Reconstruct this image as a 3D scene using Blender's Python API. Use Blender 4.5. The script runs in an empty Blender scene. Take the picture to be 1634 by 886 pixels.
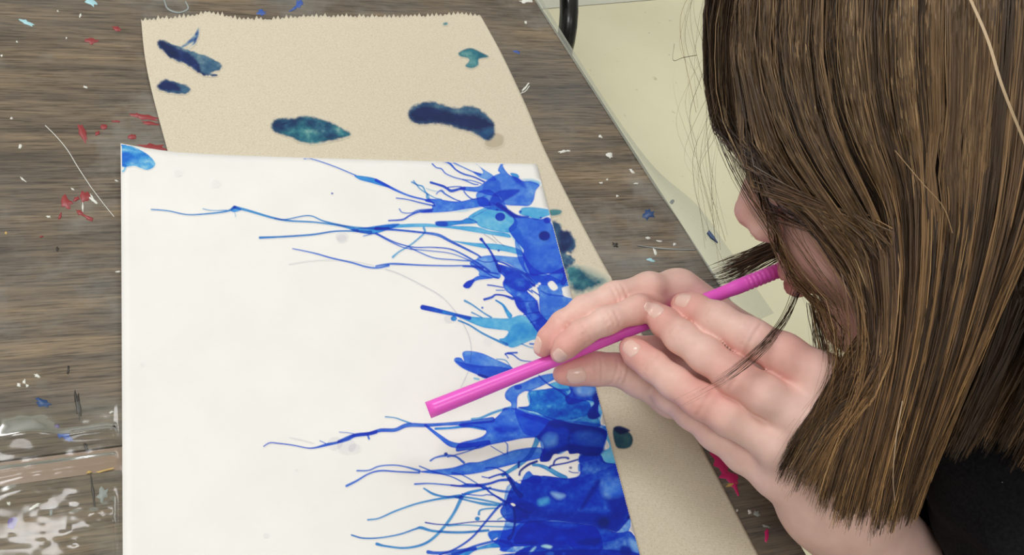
import bpy, math, random
import numpy as np
from mathutils import Matrix, Vector
random.seed(7)
RNG = np.random.default_rng(11)
S = bpy.context.scene
COLL = S.collection
# ---------------------------------------------------------------- camera (photo frame 1634 x 886)
FPX, CX, CY = 1500.0, 817.0, 443.0
TABLE_Z = 0.70                    # table top above the floor
CAM_H = 0.378                     # lens above the table top
th, ph = math.radians(38.5), math.radians(14.5)
N = np.array([math.sin(ph), math.cos(ph)*math.sin(th), math.cos(ph)*math.cos(th)])   # world up seen in camera axes
X = np.array([1., 0, 0]) - N[0]*N; X /= np.linalg.norm(X)
Y = np.cross(N, X)
RW = np.vstack([X, Y, N])         # camera axes -> world axes
CAMLOC = np.array([0, 0, TABLE_Z + CAM_H])
def w(c):                         # camera-axes point(s) -> world
    return np.asarray(c, float) @ RW.T + CAMLOC
def cam_pt(px, py, d): return np.array([(px-CX)*d/FPX, -(py-CY)*d/FPX, -d])
def at(px, py, d): return w(cam_pt(px, py, d))
def on_plane(px, py, z=TABLE_Z):  # pixel(s) -> point on a horizontal plane
    px = np.asarray(px, float); py = np.asarray(py, float)
    r = np.stack([(px-CX)/FPX, -(py-CY)/FPX, -np.ones_like(px)], -1) @ RW.T
    return CAMLOC + r*((z-CAMLOC[2])/r[..., 2])[..., None]
cam_data = bpy.data.cameras.new('camera'); cam = bpy.data.objects.new('camera', cam_data); COLL.objects.link(cam)
M = Matrix([list(RW[i])+[CAMLOC[i]] for i in range(3)]+[[0, 0, 0, 1]])
cam.matrix_world = M
cam_data.sensor_width = 36; cam_data.lens = 36*FPX/1634; cam_data.clip_start = .01
S.camera = cam
# ---------------------------------------------------------------- light: ceiling panels and the room's soft bounce
S.view_settings.view_transform = 'Standard'; S.view_settings.look = 'None'
S.view_settings.exposure = -0.1; S.view_settings.gamma = 1.0; S.view_settings.use_curve_mapping = False
world = bpy.data.worlds.new('room_light'); S.world = world; world.use_nodes = True
bg = world.node_tree.nodes['Background']; bg.inputs[0].default_value = (1, .97, .93, 1); bg.inputs[1].default_value = .3
def area(name, loc, sx, sy, power, col=(1, .97, .93)):
    l = bpy.data.lights.new(name, 'AREA'); l.shape = 'RECTANGLE'; l.size, l.size_y = sx, sy; l.energy = power; l.color = col
    o = bpy.data.objects.new(name, l); COLL.objects.link(o); o.location = loc; return o
LIGHTS = [(.7, 1.7, 19), (-1.2, .85, 30), (-.5, -1.1, 20), (1.5, -1.0, 5), (-2.6, -1.2, 10), (-2.4, 2.2, 7)]
for lx, ly, lp in LIGHTS: area('ceiling_panel', (lx, ly, 2.70), 1.2, .6, lp, (.985, .985, 1.))
# ---------------------------------------------------------------- helpers
def s2l_(c): return tuple(float((v/255/12.92) if v/255 <= .04045 else ((v/255+.055)/1.055)**2.4) for v in c)
def rgba(c): return s2l_(c)+(1.,)
def tag(o, label=None, cat=None, group=None, kind=None):
    if label: o['label'] = label
    if cat: o['category'] = cat
    if group: o['group'] = group
    if kind: o['kind'] = kind
    return o
def empty(name, loc):
    o = bpy.data.objects.new(name, None); COLL.objects.link(o); o.location = tuple(loc); o.empty_display_size = .02; return o
def mesh(name, verts, faces, mat, parent=None, smooth=True, cols=None):
    verts = np.asarray(verts, float)
    org = np.zeros(3)
    if parent is not None: org = np.array(parent.location) if parent.parent is None else np.array(parent.location)+np.array(parent.parent.location)
    me = bpy.data.meshes.new(name)
    if isinstance(faces, np.ndarray):
        k = faces.shape[1]; v = (verts-org).astype(np.float32)
        me.vertices.add(len(v)); me.vertices.foreach_set('co', v.ravel())
        me.loops.add(faces.size); me.loops.foreach_set('vertex_index', faces.astype(np.int32).ravel())
        me.polygons.add(len(faces)); me.polygons.foreach_set('loop_start', np.arange(0, faces.size, k, dtype=np.int32))
        me.update(calc_edges=True)
    else: me.from_pydata([tuple(p) for p in verts-org], [], [tuple(int(i) for i in f) for f in faces])
    if smooth: me.polygons.foreach_set('use_smooth', np.ones(len(me.polygons), bool))
    if cols is not None:
        a = me.color_attributes.new('tint', 'FLOAT_COLOR', 'POINT')
        cc = np.ones((len(verts), 4), np.float32); cc[:, :3] = cols; a.data.foreach_set('color', cc.ravel())
    me.validate(); me.update()
    if mat is not None: me.materials.append(mat)
    o = bpy.data.objects.new(name, me); COLL.objects.link(o)
    if parent is not None: o.parent = parent
    return o
class NT:
    def __init__(s, name):
        s.m = bpy.data.materials.new(name); s.m.use_nodes = True; s.t = s.m.node_tree; s.b = s.t.nodes['Principled BSDF']
    def n(s, typ, **kw):
        x = s.t.nodes.new(typ)
        for k, v in kw.items():
            if k in x.inputs.keys(): x.inputs[k].default_value = v
            else: setattr(x, k, v)
        return x
    def l(s, a, b): s.t.links.new(a, b)
    def ramp(s, fac, stops):
        r = s.t.nodes.new('ShaderNodeValToRGB'); e = r.color_ramp.elements
        while len(e) < len(stops): e.new(.5)
        for q, (p, c) in zip(e, stops): q.position = p; q.color = c if len(c) == 4 else tuple(c)+(1,)
        s.l(fac, r.inputs[0]); return r.outputs[0]
    def mix(s, fac, a, b, mode='MIX'):
        x = s.t.nodes.new('ShaderNodeMix'); x.data_type = 'RGBA'; x.blend_type = mode
        for i, v in ((0, fac), (6, a), (7, b)):
            if hasattr(v, 'links'): s.l(v, x.inputs[i])
            else: x.inputs[i].default_value = v
        return x.outputs[2]
    def noise(s, vec, scale, detail=3, rough=.5):
        x = s.n('ShaderNodeTexNoise', Scale=scale, Detail=detail, Roughness=rough)
        if vec is not None: s.l(vec, x.inputs['Vector'])
        return x.outputs['Fac']
    def bump(s, h, strength, dist):
        x = s.n('ShaderNodeBump', Strength=strength, Distance=dist); s.l(h, x.inputs['Height']); s.l(x.outputs[0], s.b.inputs['Normal']); return x
def plain(name, col, rough=.5, metal=0., spec=.5, coat=0.):
    q = NT(name); q.b.inputs['Base Color'].default_value = rgba(col); q.b.inputs['Roughness'].default_value = rough
    q.b.inputs['Metallic'].default_value = metal; q.b.inputs['Specular IOR Level'].default_value = spec; q.b.inputs['Coat Weight'].default_value = coat
    return q.m
def slab(poly, z0, z1):           # plan polygon (n x 2) -> verts, faces of a prism
    p = np.asarray(poly)[:, :2]; n = len(p)
    if np.sum(p[:, 0]*np.roll(p[:, 1], -1)-np.roll(p[:, 0], -1)*p[:, 1]) < 0: p = p[::-1]
    v = np.vstack([np.c_[p, np.full(n, z0)], np.c_[p, np.full(n, z1)]])
    f = [list(range(n-1, -1, -1)), list(range(n, 2*n))]+[[i, (i+1) % n, n+(i+1) % n, n+i] for i in range(n)]
    return v, f
def tube(path, r, k=10):          # swept round tube
    p = np.asarray(path, float); r = np.broadcast_to(np.asarray(r, float), (len(p),))
    t = np.gradient(p, axis=0); t /= np.linalg.norm(t, axis=1)[:, None]
    a = np.cross(t[0], [.3, .5, .81]); a /= np.linalg.norm(a); V = []
    for i in range(len(p)):
        a = a-t[i]*(a@t[i]); a /= np.linalg.norm(a); b = np.cross(t[i], a)
        ang = np.arange(k)*2*np.pi/k
        V.append(p[i]+r[i]*(np.cos(ang)[:, None]*a+np.sin(ang)[:, None]*b))
    F = [[i*k+j, i*k+(j+1) % k, (i+1)*k+(j+1) % k, (i+1)*k+j] for i in range(len(p)-1) for j in range(k)]
    F += [list(range(k))[::-1], [(len(p)-1)*k+j for j in range(k)]]
    return np.vstack(V), F
# ---------------------------------------------------------------- ink raster (photo pixel frame, later laid on the sheet)

CR = dict(A=(680,240,7.382), B=(700,340,7.382), C=(760,420,7.382), D=(780,580,7.382), E=(740,650,7.382),
          F=(720,760,7.03), G=(840,700,4.763), H=(600,230,3.543), I=(600,420,4.028), J=(400,640,3.603),
          K=(180,220,3.407), L=(540,600,3.098), P=(0,0,1.0), T=(220,0,3.409), U=(600,0,3.407), W=(940,600,3.097))
def cp(key, pts):
    x0,y0,s = CR[key]
    a = np.array(pts, float)
    a[:,0] = x0 + a[:,0]/s; a[:,1] = y0 + a[:,1]/s
    return a
def catmull(p, n=6, closed=False):
    p = np.asarray(p, float)
    if closed: q = np.vstack([p[-1], p, p[0], p[1]])
    else: q = np.vstack([2*p[0]-p[1], p, 2*p[-1]-p[-2]])
    out = []
    for i in range(1, len(q)-2):
        t = np.linspace(0, 1, n, endpoint=False)[:,None]
        a,b,c,d = q[i-1],q[i],q[i+1],q[i+2]
        out.append(.5*((2*b)+(-a+c)*t+(2*a-5*b+4*c-d)*t**2+(-a+3*b-3*c+d)*t**3))
    if not closed: out.append(q[-2][None])
    return np.vstack(out)
def vnoise(x, y, seed=0):
    xi = np.floor(x).astype(np.int64); yi = np.floor(y).astype(np.int64)
    fx = x-xi; fy = y-yi; fx = fx*fx*(3-2*fx); fy = fy*fy*(3-2*fy)
    def h(a,b):
        n = (a*374761393 + b*668265263 + seed*974711) & 0x7fffffff
        n = ((n ^ (n>>13))*1274126177) & 0x7fffffff
        return ((n ^ (n>>16)) & 0xffff)/65535.0
    return (h(xi,yi)*(1-fx)+h(xi+1,yi)*fx)*(1-fy)+(h(xi,yi+1)*(1-fx)+h(xi+1,yi+1)*fx)*fy
def s2l(c):
    c = np.array(c, float)/255
    return np.where(c<=.04045, c/12.92, ((c+.055)/1.055)**2.4)
COL = {k: s2l(v) for k,v in dict(cy=(92,184,236), sk=(52,146,226), rb=(66,126,234), db=(42,92,208), nv=(24,50,150), bk=(22,30,96),
       lb=(92,150,240), te=(80,160,216), gr=(222,222,224), pn=(120,120,128), tl=(50,134,160), td=(52,100,146), tn=(56,70,140), tg=(90,140,146), tb=(80,124,196), dt=(200,192,172)).items()}
class Canvas:
    def __init__(s, x0, y0, x1, y1, paper=(1,1,1)):
        s.x0,s.y0 = x0,y0; s.w,s.h = x1-x0+1, y1-y0+1
        s.c = np.ones((s.h,s.w,3)); s.a = np.zeros((s.h,s.w))
    def win(s, p, m):
        x0 = max(int(p[:,0].min()-m)-s.x0,0); x1 = min(int(p[:,0].max()+m)-s.x0+2,s.w)
        y0 = max(int(p[:,1].min()-m)-s.y0,0); y1 = min(int(p[:,1].max()+m)-s.y0+2,s.h)
        if x1<=x0 or y1<=y0: return None
        X,Y = np.meshgrid(np.arange(x0,x1)+s.x0+0., np.arange(y0,y1)+s.y0+0.)
        return (slice(y0,y1),slice(x0,x1)), X, Y
    def put(s, sl, X, Y, sd, col, k=1., rim=.36, soft=1.1, mot=.35, mode='mul', seed=1):
        a = np.clip(.5-sd/soft,0,1)
        if mode=='cut':
            s.c[sl] += (1-s.c[sl])*a[...,None]; s.a[sl] *= 1-a; return
        n = vnoise(X/17+seed*3.1,Y/11+seed,seed)+.6*vnoise(X/6,Y/5+seed*2,seed+5)+.35*vnoise(X/2.3,Y/2.3,seed+9)
        den = k*(1+rim*np.exp(-(np.minimum(sd,0)/1.7)**2)+mot*(n-.97))
        t = COL[col][None,None]**np.clip(den,.05,6)[...,None]
        if mode=='over': s.c[sl] = s.c[sl]*(1-a[...,None])+t*a[...,None]
        else: s.c[sl] *= 1-a[...,None]*(1-t)
        s.a[sl] = np.maximum(s.a[sl], a)
    def line(s, key, pts, wid, col, k=1., **kw):
        if np.max(wid) < 5: k *= .8
        p = catmull(cp(key,pts), 7)
        wid = np.atleast_1d(np.array(wid,float)); m = len(p)
        r = np.interp(np.linspace(0,1,m), np.linspace(0,1,len(wid)), wid)/2
        g = s.win(p, r.max()+3)
        if g is None: return
        sl,X,Y = g; best = np.full(X.shape, 1e9)
        for i in range(m-1):
            a,b = p[i],p[i+1]; ab = b-a; L = ab@ab+1e-9
            t = np.clip(((X-a[0])*ab[0]+(Y-a[1])*ab[1])/L,0,1)
            d = np.hypot(X-a[0]-t*ab[0], Y-a[1]-t*ab[1])-(r[i]+(r[i+1]-r[i])*t)
            best = np.minimum(best,d)
        s.put(sl,X,Y,best,col,k,**kw)
    def sdf(s, key, pts, m=4, smooth=True, rough=0., seed=0):
        p = cp(key,pts); p = catmull(p,5,True) if smooth else p
        g = s.win(p,m+rough*3)
        if g is None: return None
        sl,X,Y = g; best = np.full(X.shape,1e9); ins = np.zeros(X.shape,bool)
        q = np.roll(p,-1,0)
        for a,b in zip(p,q):
            ab = b-a; L = ab@ab+1e-9
            t = np.clip(((X-a[0])*ab[0]+(Y-a[1])*ab[1])/L,0,1)
            best = np.minimum(best, np.hypot(X-a[0]-t*ab[0], Y-a[1]-t*ab[1]))
            c = (a[1]>Y)!=(b[1]>Y)
            with np.errstate(all='ignore'): ins ^= c & (X < (b[0]-a[0])*(Y-a[1])/(b[1]-a[1]+1e-12)+a[0])
        sd = np.where(ins,-best,best)
        if rough: sd = sd + rough*(vnoise(X/5+seed,Y/5,seed+3)+.6*vnoise(X/2.2,Y/2.2,seed+4)-.8)
        return sl,X,Y,sd
    def blob(s, key, pts, col, k=1., smooth=True, rough=0., **kw):
        g = s.sdf(key,pts,4,smooth,rough,kw.get('seed',1))
        if g: s.put(*g,col,k,**kw)
    def dot(s, key, x, y, r, col, k=1., **kw):
        p = cp(key,[(x,y)])[0]; t = np.linspace(0,2*np.pi,12,endpoint=False)
        s.blob('P', np.c_[p[0]+r*np.cos(t), p[1]+r*.85*np.sin(t)], col, k, **kw)

def paint_sheet():
    c = Canvas(188,230,1075,1010)
    B = c.blob; S = c.line
    # corner brush mark
    B('K',[(46,42),(110,62),(190,100),(232,150),(190,182),(120,165),(46,165)],'sk',.9,mot=1.,rim=.1,seed=4)
    B('K',[(46,42),(90,62),(140,85),(100,80),(46,75)],'cy',.5,rim=.1); B('K',[(50,95),(110,110),(150,150),(100,150),(50,130)],'rb',.22,rim=0,soft=6)
    S('K',[(48,160),(70,165),(62,190),(50,195)],3,'cy',.6)
    # faint drips and pencil-thin hairs
    for x,y,r in ((545,378,13),(545,381,10),(553,712,20),(535,708,16),(565,716,12)): c.dot('P',x,y,r*.75,'gr',.38,rim=.1,mot=.2)
    for x,y,r in ((284,277,6),(344,293,7),(778,545,7),(473,751,3),(424,855,4),(227,583,3)): c.dot('P',x,y,r,'gr',.25,rim=0)
    c.dot('P',530,309,1.6,'nv',.8)
    # joining washes, laid first
    B('A',[(600,500),(760,470),(930,640),(940,720),(760,700),(640,660),(600,600)],'rb',.8)
    B('H',[(790,540),(880,690),(1000,750),(1050,780),(940,800),(850,730),(800,640)],'rb',.7)
    B('D',[(480,330),(900,300),(1370,290),(1400,380),(1320,640),(1290,760),(1000,740),(700,670),(345,530),(470,500)],'sk',.55,mot=1.)
    B('E',[(600,20),(760,60),(1050,130),(1250,160),(1600,200),(1690,300),(1560,600),(1000,650),(880,380),(700,300)],'rb',.6)
    B('L',[(880,520),(1200,500),(1420,440),(1440,640),(1400,800),(1000,860),(800,860),(830,700),(820,600)],'rb',.6,mot=.9)
    # ---------------- long upper strands
    S('K',[(210,391),(300,398),(400,418),(500,415),(620,400),(662,378)],[2,2,2,2.4,3,5],'te'); S('K',[(490,387),(540,396),(620,394)],1.3,'te')
    S('K',[(662,378),(740,398),(870,436),(960,452),(1100,460),(1240,480),(1330,505)],[5,4,3.5,3,2.6,3,5],'te')
    S('K',[(880,440),(940,445),(1065,424),(1150,455),(1290,485),(1430,495),(1499,490)],[2,2,2,2.4,3.2,3.4,3],'te',1.3); S('K',[(662,400),(668,430)],1,'te',.6)
    B('K',[(640,395),(662,372),(700,392),(660,405)],'sk',.7)
    S('K',[(800,544),(900,540),(1080,528),(1200,510),(1300,508),(1400,515)],[4,3,3,2.6,2.6,6],'te',1.2)
    B('K',[(1290,500),(1360,490),(1500,470),(1560,470),(1500,500),(1400,525)],'sk',.9)
    S('K',[(978,604),(1040,616),(1110,632),(1190,655),(1300,680),(1380,703),(1440,708),(1499,695)],[1.6,2,2.4,2.6,2.8,3,3,4],'db',.75)
    S('H',[(-80,455),(0,690),(60,688),(110,680),(250,686),(400,690),(535,690)],[1.5,3,3.4,3,2.4,2.4,3],'db',.75) if 0 else None
    S('P',[(600,425),(617,422),(632,421.5),(671,423.5),(713,424.5),(751,424.5),(770,428)],[2.6,3,3.4,2.6,2.4,2.4,4],'db',.8)
    S('K',[(960,688),(1060,672),(1180,665),(1300,672),(1420,695)],.8,'pn',.35,rim=0)
    S('I',[(60,40),(150,70),(300,145),(420,215),(500,300),(560,390),(600,480),(612,560),(605,640)],.8,'pn',.6,rim=0); S('I',[(595,690),(570,750),(545,800)],.8,'pn',.6,rim=0)
    S('P',[(580,377),(592,374),(600,374),(617,383),(640,394),(656,398)],[1.6,2,2.4,2,2,2],'db',.7)
    S('P',[(656,398),(690,401),(720,405),(750,416)],[2,1.6,1.6,2],'db',.7)
    # upper diagonal strand to the sheet's top edge
    S('K',[(1040,114),(1080,115),(1200,155),(1320,205)],[2,1.8,1.8,2.2],'db',.7); B('K',[(1315,205),(1400,215),(1440,228),(1499,260),(1499,272),(1400,245),(1340,228)],'sk',.9)
    S('H',[(0,205),(60,235),(130,270),(200,297),(300,322),(330,340)],[5,4.5,3.5,3,3,3],'rb',1.)
    # ---------------- fan at the top right (crop A)
    B('A',[(690,375),(800,300),(868,270),(845,235),(885,150),(922,150),(905,190),(975,285),(1080,325),(1135,362),(1240,368),(1335,410),(1290,480),(1265,590),(1210,655),(1100,655),(925,640),(880,560),(790,540),(690,520),(640,500),(410,470),(420,430),(600,430)],'rb',.95,seed=2,mot=.5)
    B('A',[(1130,350),(1240,345),(1340,375),(1330,410),(1240,380)],'sk',.45,rim=0,soft=5)
    B('A',[(490,115),(540,115),(600,170),(700,240),(780,290),(830,350),(770,362),(660,335),(600,300),(550,250),(670,270),(600,165)],'lb',.9,seed=3)
    B('A',[(990,270),(1070,280),(1095,320),(1040,330)],'sk',.8)
    B('A',[(1020,320),(1110,345),(1180,440),(1120,430),(1050,380)],'db',.6,soft=5,rim=0)
    B('A',[(740,650),(790,520),(900,470),(1090,465),(1070,510),(930,595),(905,640),(1060,760),(1110,775),(1000,790),(870,670)],'db',.75,soft=3,seed=6)
    B('A',[(690,370),(850,360),(880,420),(860,490),(680,500)],'db',.35,soft=4,rim=0)
    S('A',[(160,110),(270,150),(350,230),(440,280),(560,315),(680,370)],[5,4,2.6,3,2.6,3],'db',.8); S('A',[(170,105),(280,130),(400,185),(540,250),(640,290)],[4,3,2,2,3],'db',.7)
    S('A',[(72,160),(120,205),(180,220),(230,275),(330,320),(440,350),(560,400),(610,405)],[2.4,2,2.2,2,2,2,2.2,2],'db',.75); S('A',[(430,345),(540,360),(650,395)],1.8,'db',.7)
    S('A',[(55,380),(120,400),(200,425),(250,455),(300,480),(400,455),(450,450)],[4,3.6,4.2,4,5,4,5],'db',.95); S('A',[(250,440),(330,430),(410,430)],2,'db',.8)
    S('A',[(445,485),(480,530),(540,575),(600,570),(680,545)],[2.2,2,2.4,1.6,1.6],'db',.8); S('A',[(120,515),(150,485),(185,480),(230,520),(340,580),(400,600)],[2,2,3.6,2.6,2,2],'db',.8)
    S('A',[(-170,375),(-100,410),(-40,430),(0,500),(100,560),(180,580)],[2.4,2.4,2.6,2,1.6,2],'te'); S('A',[(0,450),(60,470),(130,485)],.9,'te',.7); S('A',[(10,520),(10,560),(40,580)],3,'te')
    B('A',[(0,575),(130,575),(300,600),(420,600),(540,575),(700,560),(760,650),(640,670),(430,700),(270,725),(0,740),(-60,730),(60,690),(70,650),(110,630),(0,610)],'rb',.95,seed=7,mot=.5)
    B('A',[(340,720),(480,715),(600,660),(760,650),(700,560),(740,520),(680,530),(640,580),(560,600),(560,680)],'cy',.5,rim=0,soft=2)
    # arms leaving that wash to the left
    S('H',[(115,306),(180,315),(260,335),(330,350)],[2,2,2.4,3],'db',.8); S('H',[(132,368),(150,388),(200,390),(240,375),(320,370)],[2,1.6,1.8,2.2,3],'db',.75)
    S('H',[(72,434),(150,428),(190,405),(240,385),(310,378)],[2.4,3,3,3.4,5],'db',.85)
    S('H',[(212,208),(245,250),(290,285),(300,305)],[2,2,2,2],'te',.9)
    # ---------------- pale eye and cyan arms (crops H, B)
    B('H',[(520,415),(590,370),(650,355),(720,360),(770,400),(800,450),(760,500),(660,490),(590,470),(560,440)],'cy',.95,mot=.5,seed=9)
    S('H',[(545,415),(600,385),(650,358)],1,'db',.5); c.dot('H',702,412,8,'db',1.3); c.dot('H',684,372,2,'db',.9)
    B('H',[(340,440),(400,435),(480,432),(520,418),(570,440),(560,450),(480,455),(400,465),(345,462)],'sk',1.,seed=3); B('H',[(338,440),(400,440),(400,465),(345,462)],'db',.6,soft=3)
    B('H',[(0,470),(120,455),(280,450),(400,462),(560,468),(640,490),(740,505),(760,530),(700,522),(560,500),(420,478),(280,470),(120,475),(0,488)],'cy',.95,seed=8)
    S('H',[(0,478),(100,485),(250,500),(350,515),(420,550),(560,620),(590,640)],[6,3.6,3.4,5,4.5,3,3],'db',.75)
    S('H',[(0,505),(80,545),(140,568),(220,585),(320,585),(420,595),(500,630),(600,690),(640,720)],[3,2.2,2.4,2.2,2,2.4,3,3.4,4],'db',.85)
    S('H',[(180,580),(240,610),(330,645),(440,655),(530,662)],[2,2,2,2,2.6],'db',.7); S('H',[(95,640),(130,610),(190,575),(240,535),(275,500),(270,475)],[3.6,2.4,2.6,2.6,3.2,4],'te',.9)
    B('H',[(430,548),(560,560),(680,565),(760,580),(815,600),(830,630),(740,610),(640,595),(520,572)],'cy',.95,seed=5)
    S('H',[(610,510),(650,535),(680,560)],.9,'pn',.8); S('H',[(655,515),(690,550),(725,578)],.9,'pn',.8); c.dot('H',693,603,2,'db',.9)
    # big royal body
    B('H',[(650,330),(720,355),(790,405),(860,415),(930,425),(965,418),(995,455),(1030,520),(1060,610),(1078,690),(1050,730),(960,735),(880,745),(860,710),(830,640),(835,600),(810,570),(770,520),(750,480),(780,440),(760,400),(700,360)],'rb',1.15,seed=12,mot=.45)
    B('H',[(730,480),(800,470),(840,560),(830,600),(770,530)],'cy',.5,rim=0,soft=4); B('H',[(830,560),(860,540),(900,690),(1060,690),(1070,720),(930,745),(860,720),(835,640)],'db',.22,rim=0,soft=6)
    c.dot('H',952,520,9,'nv',1.3,soft=2); c.dot('H',968,432,6,'db',1.,soft=2); S('H',[(690,345),(750,385),(800,410),(860,412)],[8,6,5,3],'db',.8,soft=2)
    B('A',[(1095,735),(1130,680),(1200,670),(1290,675),(1440,695),(1590,710),(1590,740),(1480,760),(1400,785),(1300,825),(1220,790),(1120,760)],'cy',1.05,soft=2,seed=3); c.dot('A',1350,797,1.6,'db',1.); c.dot('A',1108,725,2.4,'db',.7)
    # lavender bridge and dark wash under it (crop B/C)
    B('B',[(370,580),(450,540),(470,520),(600,500),(720,505),(900,520),(1000,520),(1010,620),(1060,720),(1120,770),(980,700),(820,600),(700,570),(730,690),(720,770),(640,770),(480,740),(470,690),(380,620)],'lb',.95,seed=15,mot=.5)
    S('B',[(500,310),(540,360),(600,440),(650,530),(680,600),(720,690)],[5,3,3.4,4,4,5],'db',1.); c.dot('B',500,312,2.8,'db',1.)
    S('B',[(650,560),(760,590),(880,650),(1010,720),(1080,790),(1120,850)],[3,3,3.4,4,5,6],'db',.9)
    S('B',[(460,550),(520,575),(600,580),(650,570)],1.6,'db',.8); S('B',[(380,570),(480,640),(560,690),(700,720)],[3,2.6,2.6,3],'db',.8); S('B',[(290,630),(420,640),(520,680),(620,740),(700,770)],[3,2.6,2.4,2.4,2.6],'db',.8)
    B('B',[(290,860),(330,810),(390,785),(480,740),(640,770),(480,790),(420,815),(370,880),(320,885)],'rb',1.,seed=2); B('B',[(285,860),(330,810),(400,785),(420,800),(370,880),(320,890)],'db',.8)
    S('B',[(575,850),(640,855),(760,880)],[2,1.6,1.6],'db',.7); S('C',[(135,260),(230,275),(320,290)],[2,1.6,1.8],'db',.7); S('C',[(235,322),(330,322)],1.8,'db',.7)
    B('C',[(230,20),(300,20),(420,60),(560,130),(640,220),(700,270),(640,300),(600,330),(670,400),(720,450),(740,560),(800,650),(860,720),(780,860),(700,790),(640,700),(560,600),(480,520),(430,400),(340,320),(310,240),(330,170),(260,100)],'rb',1.2,seed=21,mot=.9)
    B('C',[(230,20),(330,40),(480,100),(640,250),(560,340),(420,300),(330,240),(340,150)],'db',.75,soft=3,seed=22,mot=.6)
    B('C',[(620,470),(720,460),(760,590),(850,730),(770,860),(700,720),(740,640),(640,560)],'db',.6,soft=3,rim=0); B('C',[(440,400),(540,420),(600,590),(520,570),(470,500)],'db',.6,soft=3,rim=.2)
    S('C',[(560,610),(650,590),(740,580)],2.4,'db',.6); S('C',[(640,700),(700,680),(760,650)],2.6,'db',.6); S('C',[(600,310),(680,360),(740,390)],2.6,'db',.8); S('C',[(500,450),(600,455),(720,440)],2,'db',.5)
    S('C',[(95,430),(180,405),(230,375),(330,385),(430,420)],[4,4,3,3,5],'db',1.1)
    B('C',[(570,120),(680,130),(800,150),(900,110),(1000,60),(1060,40),(1110,220),(1160,410),(1200,420),(1100,520),(900,720),(850,720),(760,600),(740,470),(740,380),(700,260),(640,200)],'rb',.95,seed=23,mot=.6)
    B('C',[(570,120),(650,140),(760,150),(860,190),(1000,160),(1060,230),(990,270),(860,220),(760,230),(690,240)],'cy',.45,rim=0,soft=3); B('C',[(1000,60),(1050,45),(1100,230),(1110,290),(1010,280),(960,250)],'sk',.3,rim=0)
    S('C',[(1040,100),(1060,150),(1020,240)],[9,10,7],'db',.8); S('C',[(760,330),(850,370),(960,385),(1130,400)],2.4,'db',.45); B('C',[(800,630),(880,620),(900,680),(850,720)],'cy',.4)
    for q in ([(840,250),(870,215),(910,220),(960,290),(920,325),(880,310)],[(1015,290),(1120,280),(1170,405),(1040,395),(1015,340)],[(655,310),(680,280),(735,380),(715,440),(685,400)]): B('C',q,'rb',mode='cut')
    c.dot('C',715,270,2.6,'lb',mode='cut'); c.dot('C',742,245,2.4,'lb',mode='cut'); S('C',[(650,320),(740,380)],2.2,'db',.9)
    # ---------------- pale cyan jet (crop I)
    B('I',[(570,245),(600,250),(680,310),(740,345),(850,355),(830,290),(770,240),(800,250),(850,310),(930,335),(1000,380),(1060,470),(990,500),(880,545),(830,525),(760,500),(600,405),(540,370),(480,345),(620,370),(720,420),(840,435),(825,485),(850,470),(850,440),(700,410),(620,380),(510,335),(620,345),(720,352),(660,310)],'cy',1.) if 0 else None
    B('I',[(500,330),(620,345),(720,352),(850,356),(940,335),(1010,385),(1062,472),(990,500),(880,545),(830,520),(790,490),(825,480),(850,440),(780,428),(690,415),(600,380)],'cy',1.,seed=31,mot=.5)
    S('I',[(300,285),(360,298),(430,315),(520,335),(600,355)],[8,8,7,5,6],'sk',1.35); S('I',[(300,285),(360,298),(420,312)],[7,7,4],'db',.5)
    S('I',[(570,243),(620,270),(690,320),(740,350)],[3.4,2.6,2.4,3],'te',1.); S('I',[(615,318),(640,330),(680,350)],[2.4,2,2],'te'); S('I',[(770,240),(815,270),(840,310),(860,340)],[2.4,4,6,8],'cy',1.)
    S('I',[(770,240),(815,270),(840,310)],[2,2,1.5],'te',.7)
    S('I',[(530,370),(600,400),(680,450),(760,490),(840,525)],[3,2.8,3.2,3.4,5],'te',1.); c.dot('I',500,357,5,'sk',.9); c.dot('I',470,357,8,'gr',.5); c.dot('I',683,288,1.9,'db',.7)
    B('I',[(880,400),(1000,390),(1055,465),(900,500),(830,520)],'sk',.25,rim=0,soft=4)
    S('I',[(935,520),(980,538),(1010,545)],[2,1.6,1.6],'te'); S('I',[(990,520),(1020,522)],3,'db',.8); S('I',[(830,590),(845,580),(905,577)],[2,3,3],'db',1.); S('I',[(845,582),(880,590),(930,625),(1000,635)],[3,2.4,2,1.6],'db',.85); S('I',[(830,582),(850,612)],1.8,'db',.8)
    # small blue flame above the straw
    B('I',[(555,580),(590,565),(680,580),(770,620),(860,660),(900,690),(980,680),(900,720),(720,745),(640,715),(560,680),(505,635),(510,610),(545,610),(565,630)],'rb',.85,seed=41,mot=.6)
    B('I',[(510,630),(560,640),(660,660),(780,665),(900,690),(860,715),(720,745),(640,710),(560,675)],'db',.6,soft=2); S('I',[(660,720),(700,730),(730,745)],3.6,'nv',1.); S('I',[(775,618),(830,625),(860,660)],1.8,'te',.9); S('I',[(632,742),(660,748)],3,'te',.5)
    B('I',[(560,580),(680,580),(770,620),(740,655),(600,650)],'cy',.1,mode='over',rim=.2,mot=1.) if 0 else None
    # ---------------- under the straw (crop D)
    B('D',[(300,260),(400,230),(560,160),(740,120),(840,140),(740,210),(600,280),(480,330),(430,330),(360,370),(335,420),(325,540),(265,530),(260,470),(200,420),(190,360),(230,300)],'rb',1.05,seed=51,mot=.5); B('D',[(300,270),(380,260),(380,300),(320,310)],'db',.6)
    S('D',[(590,150),(690,240),(860,345),(920,400)],[2.6,2.6,3,4],'db',.8)
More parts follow.
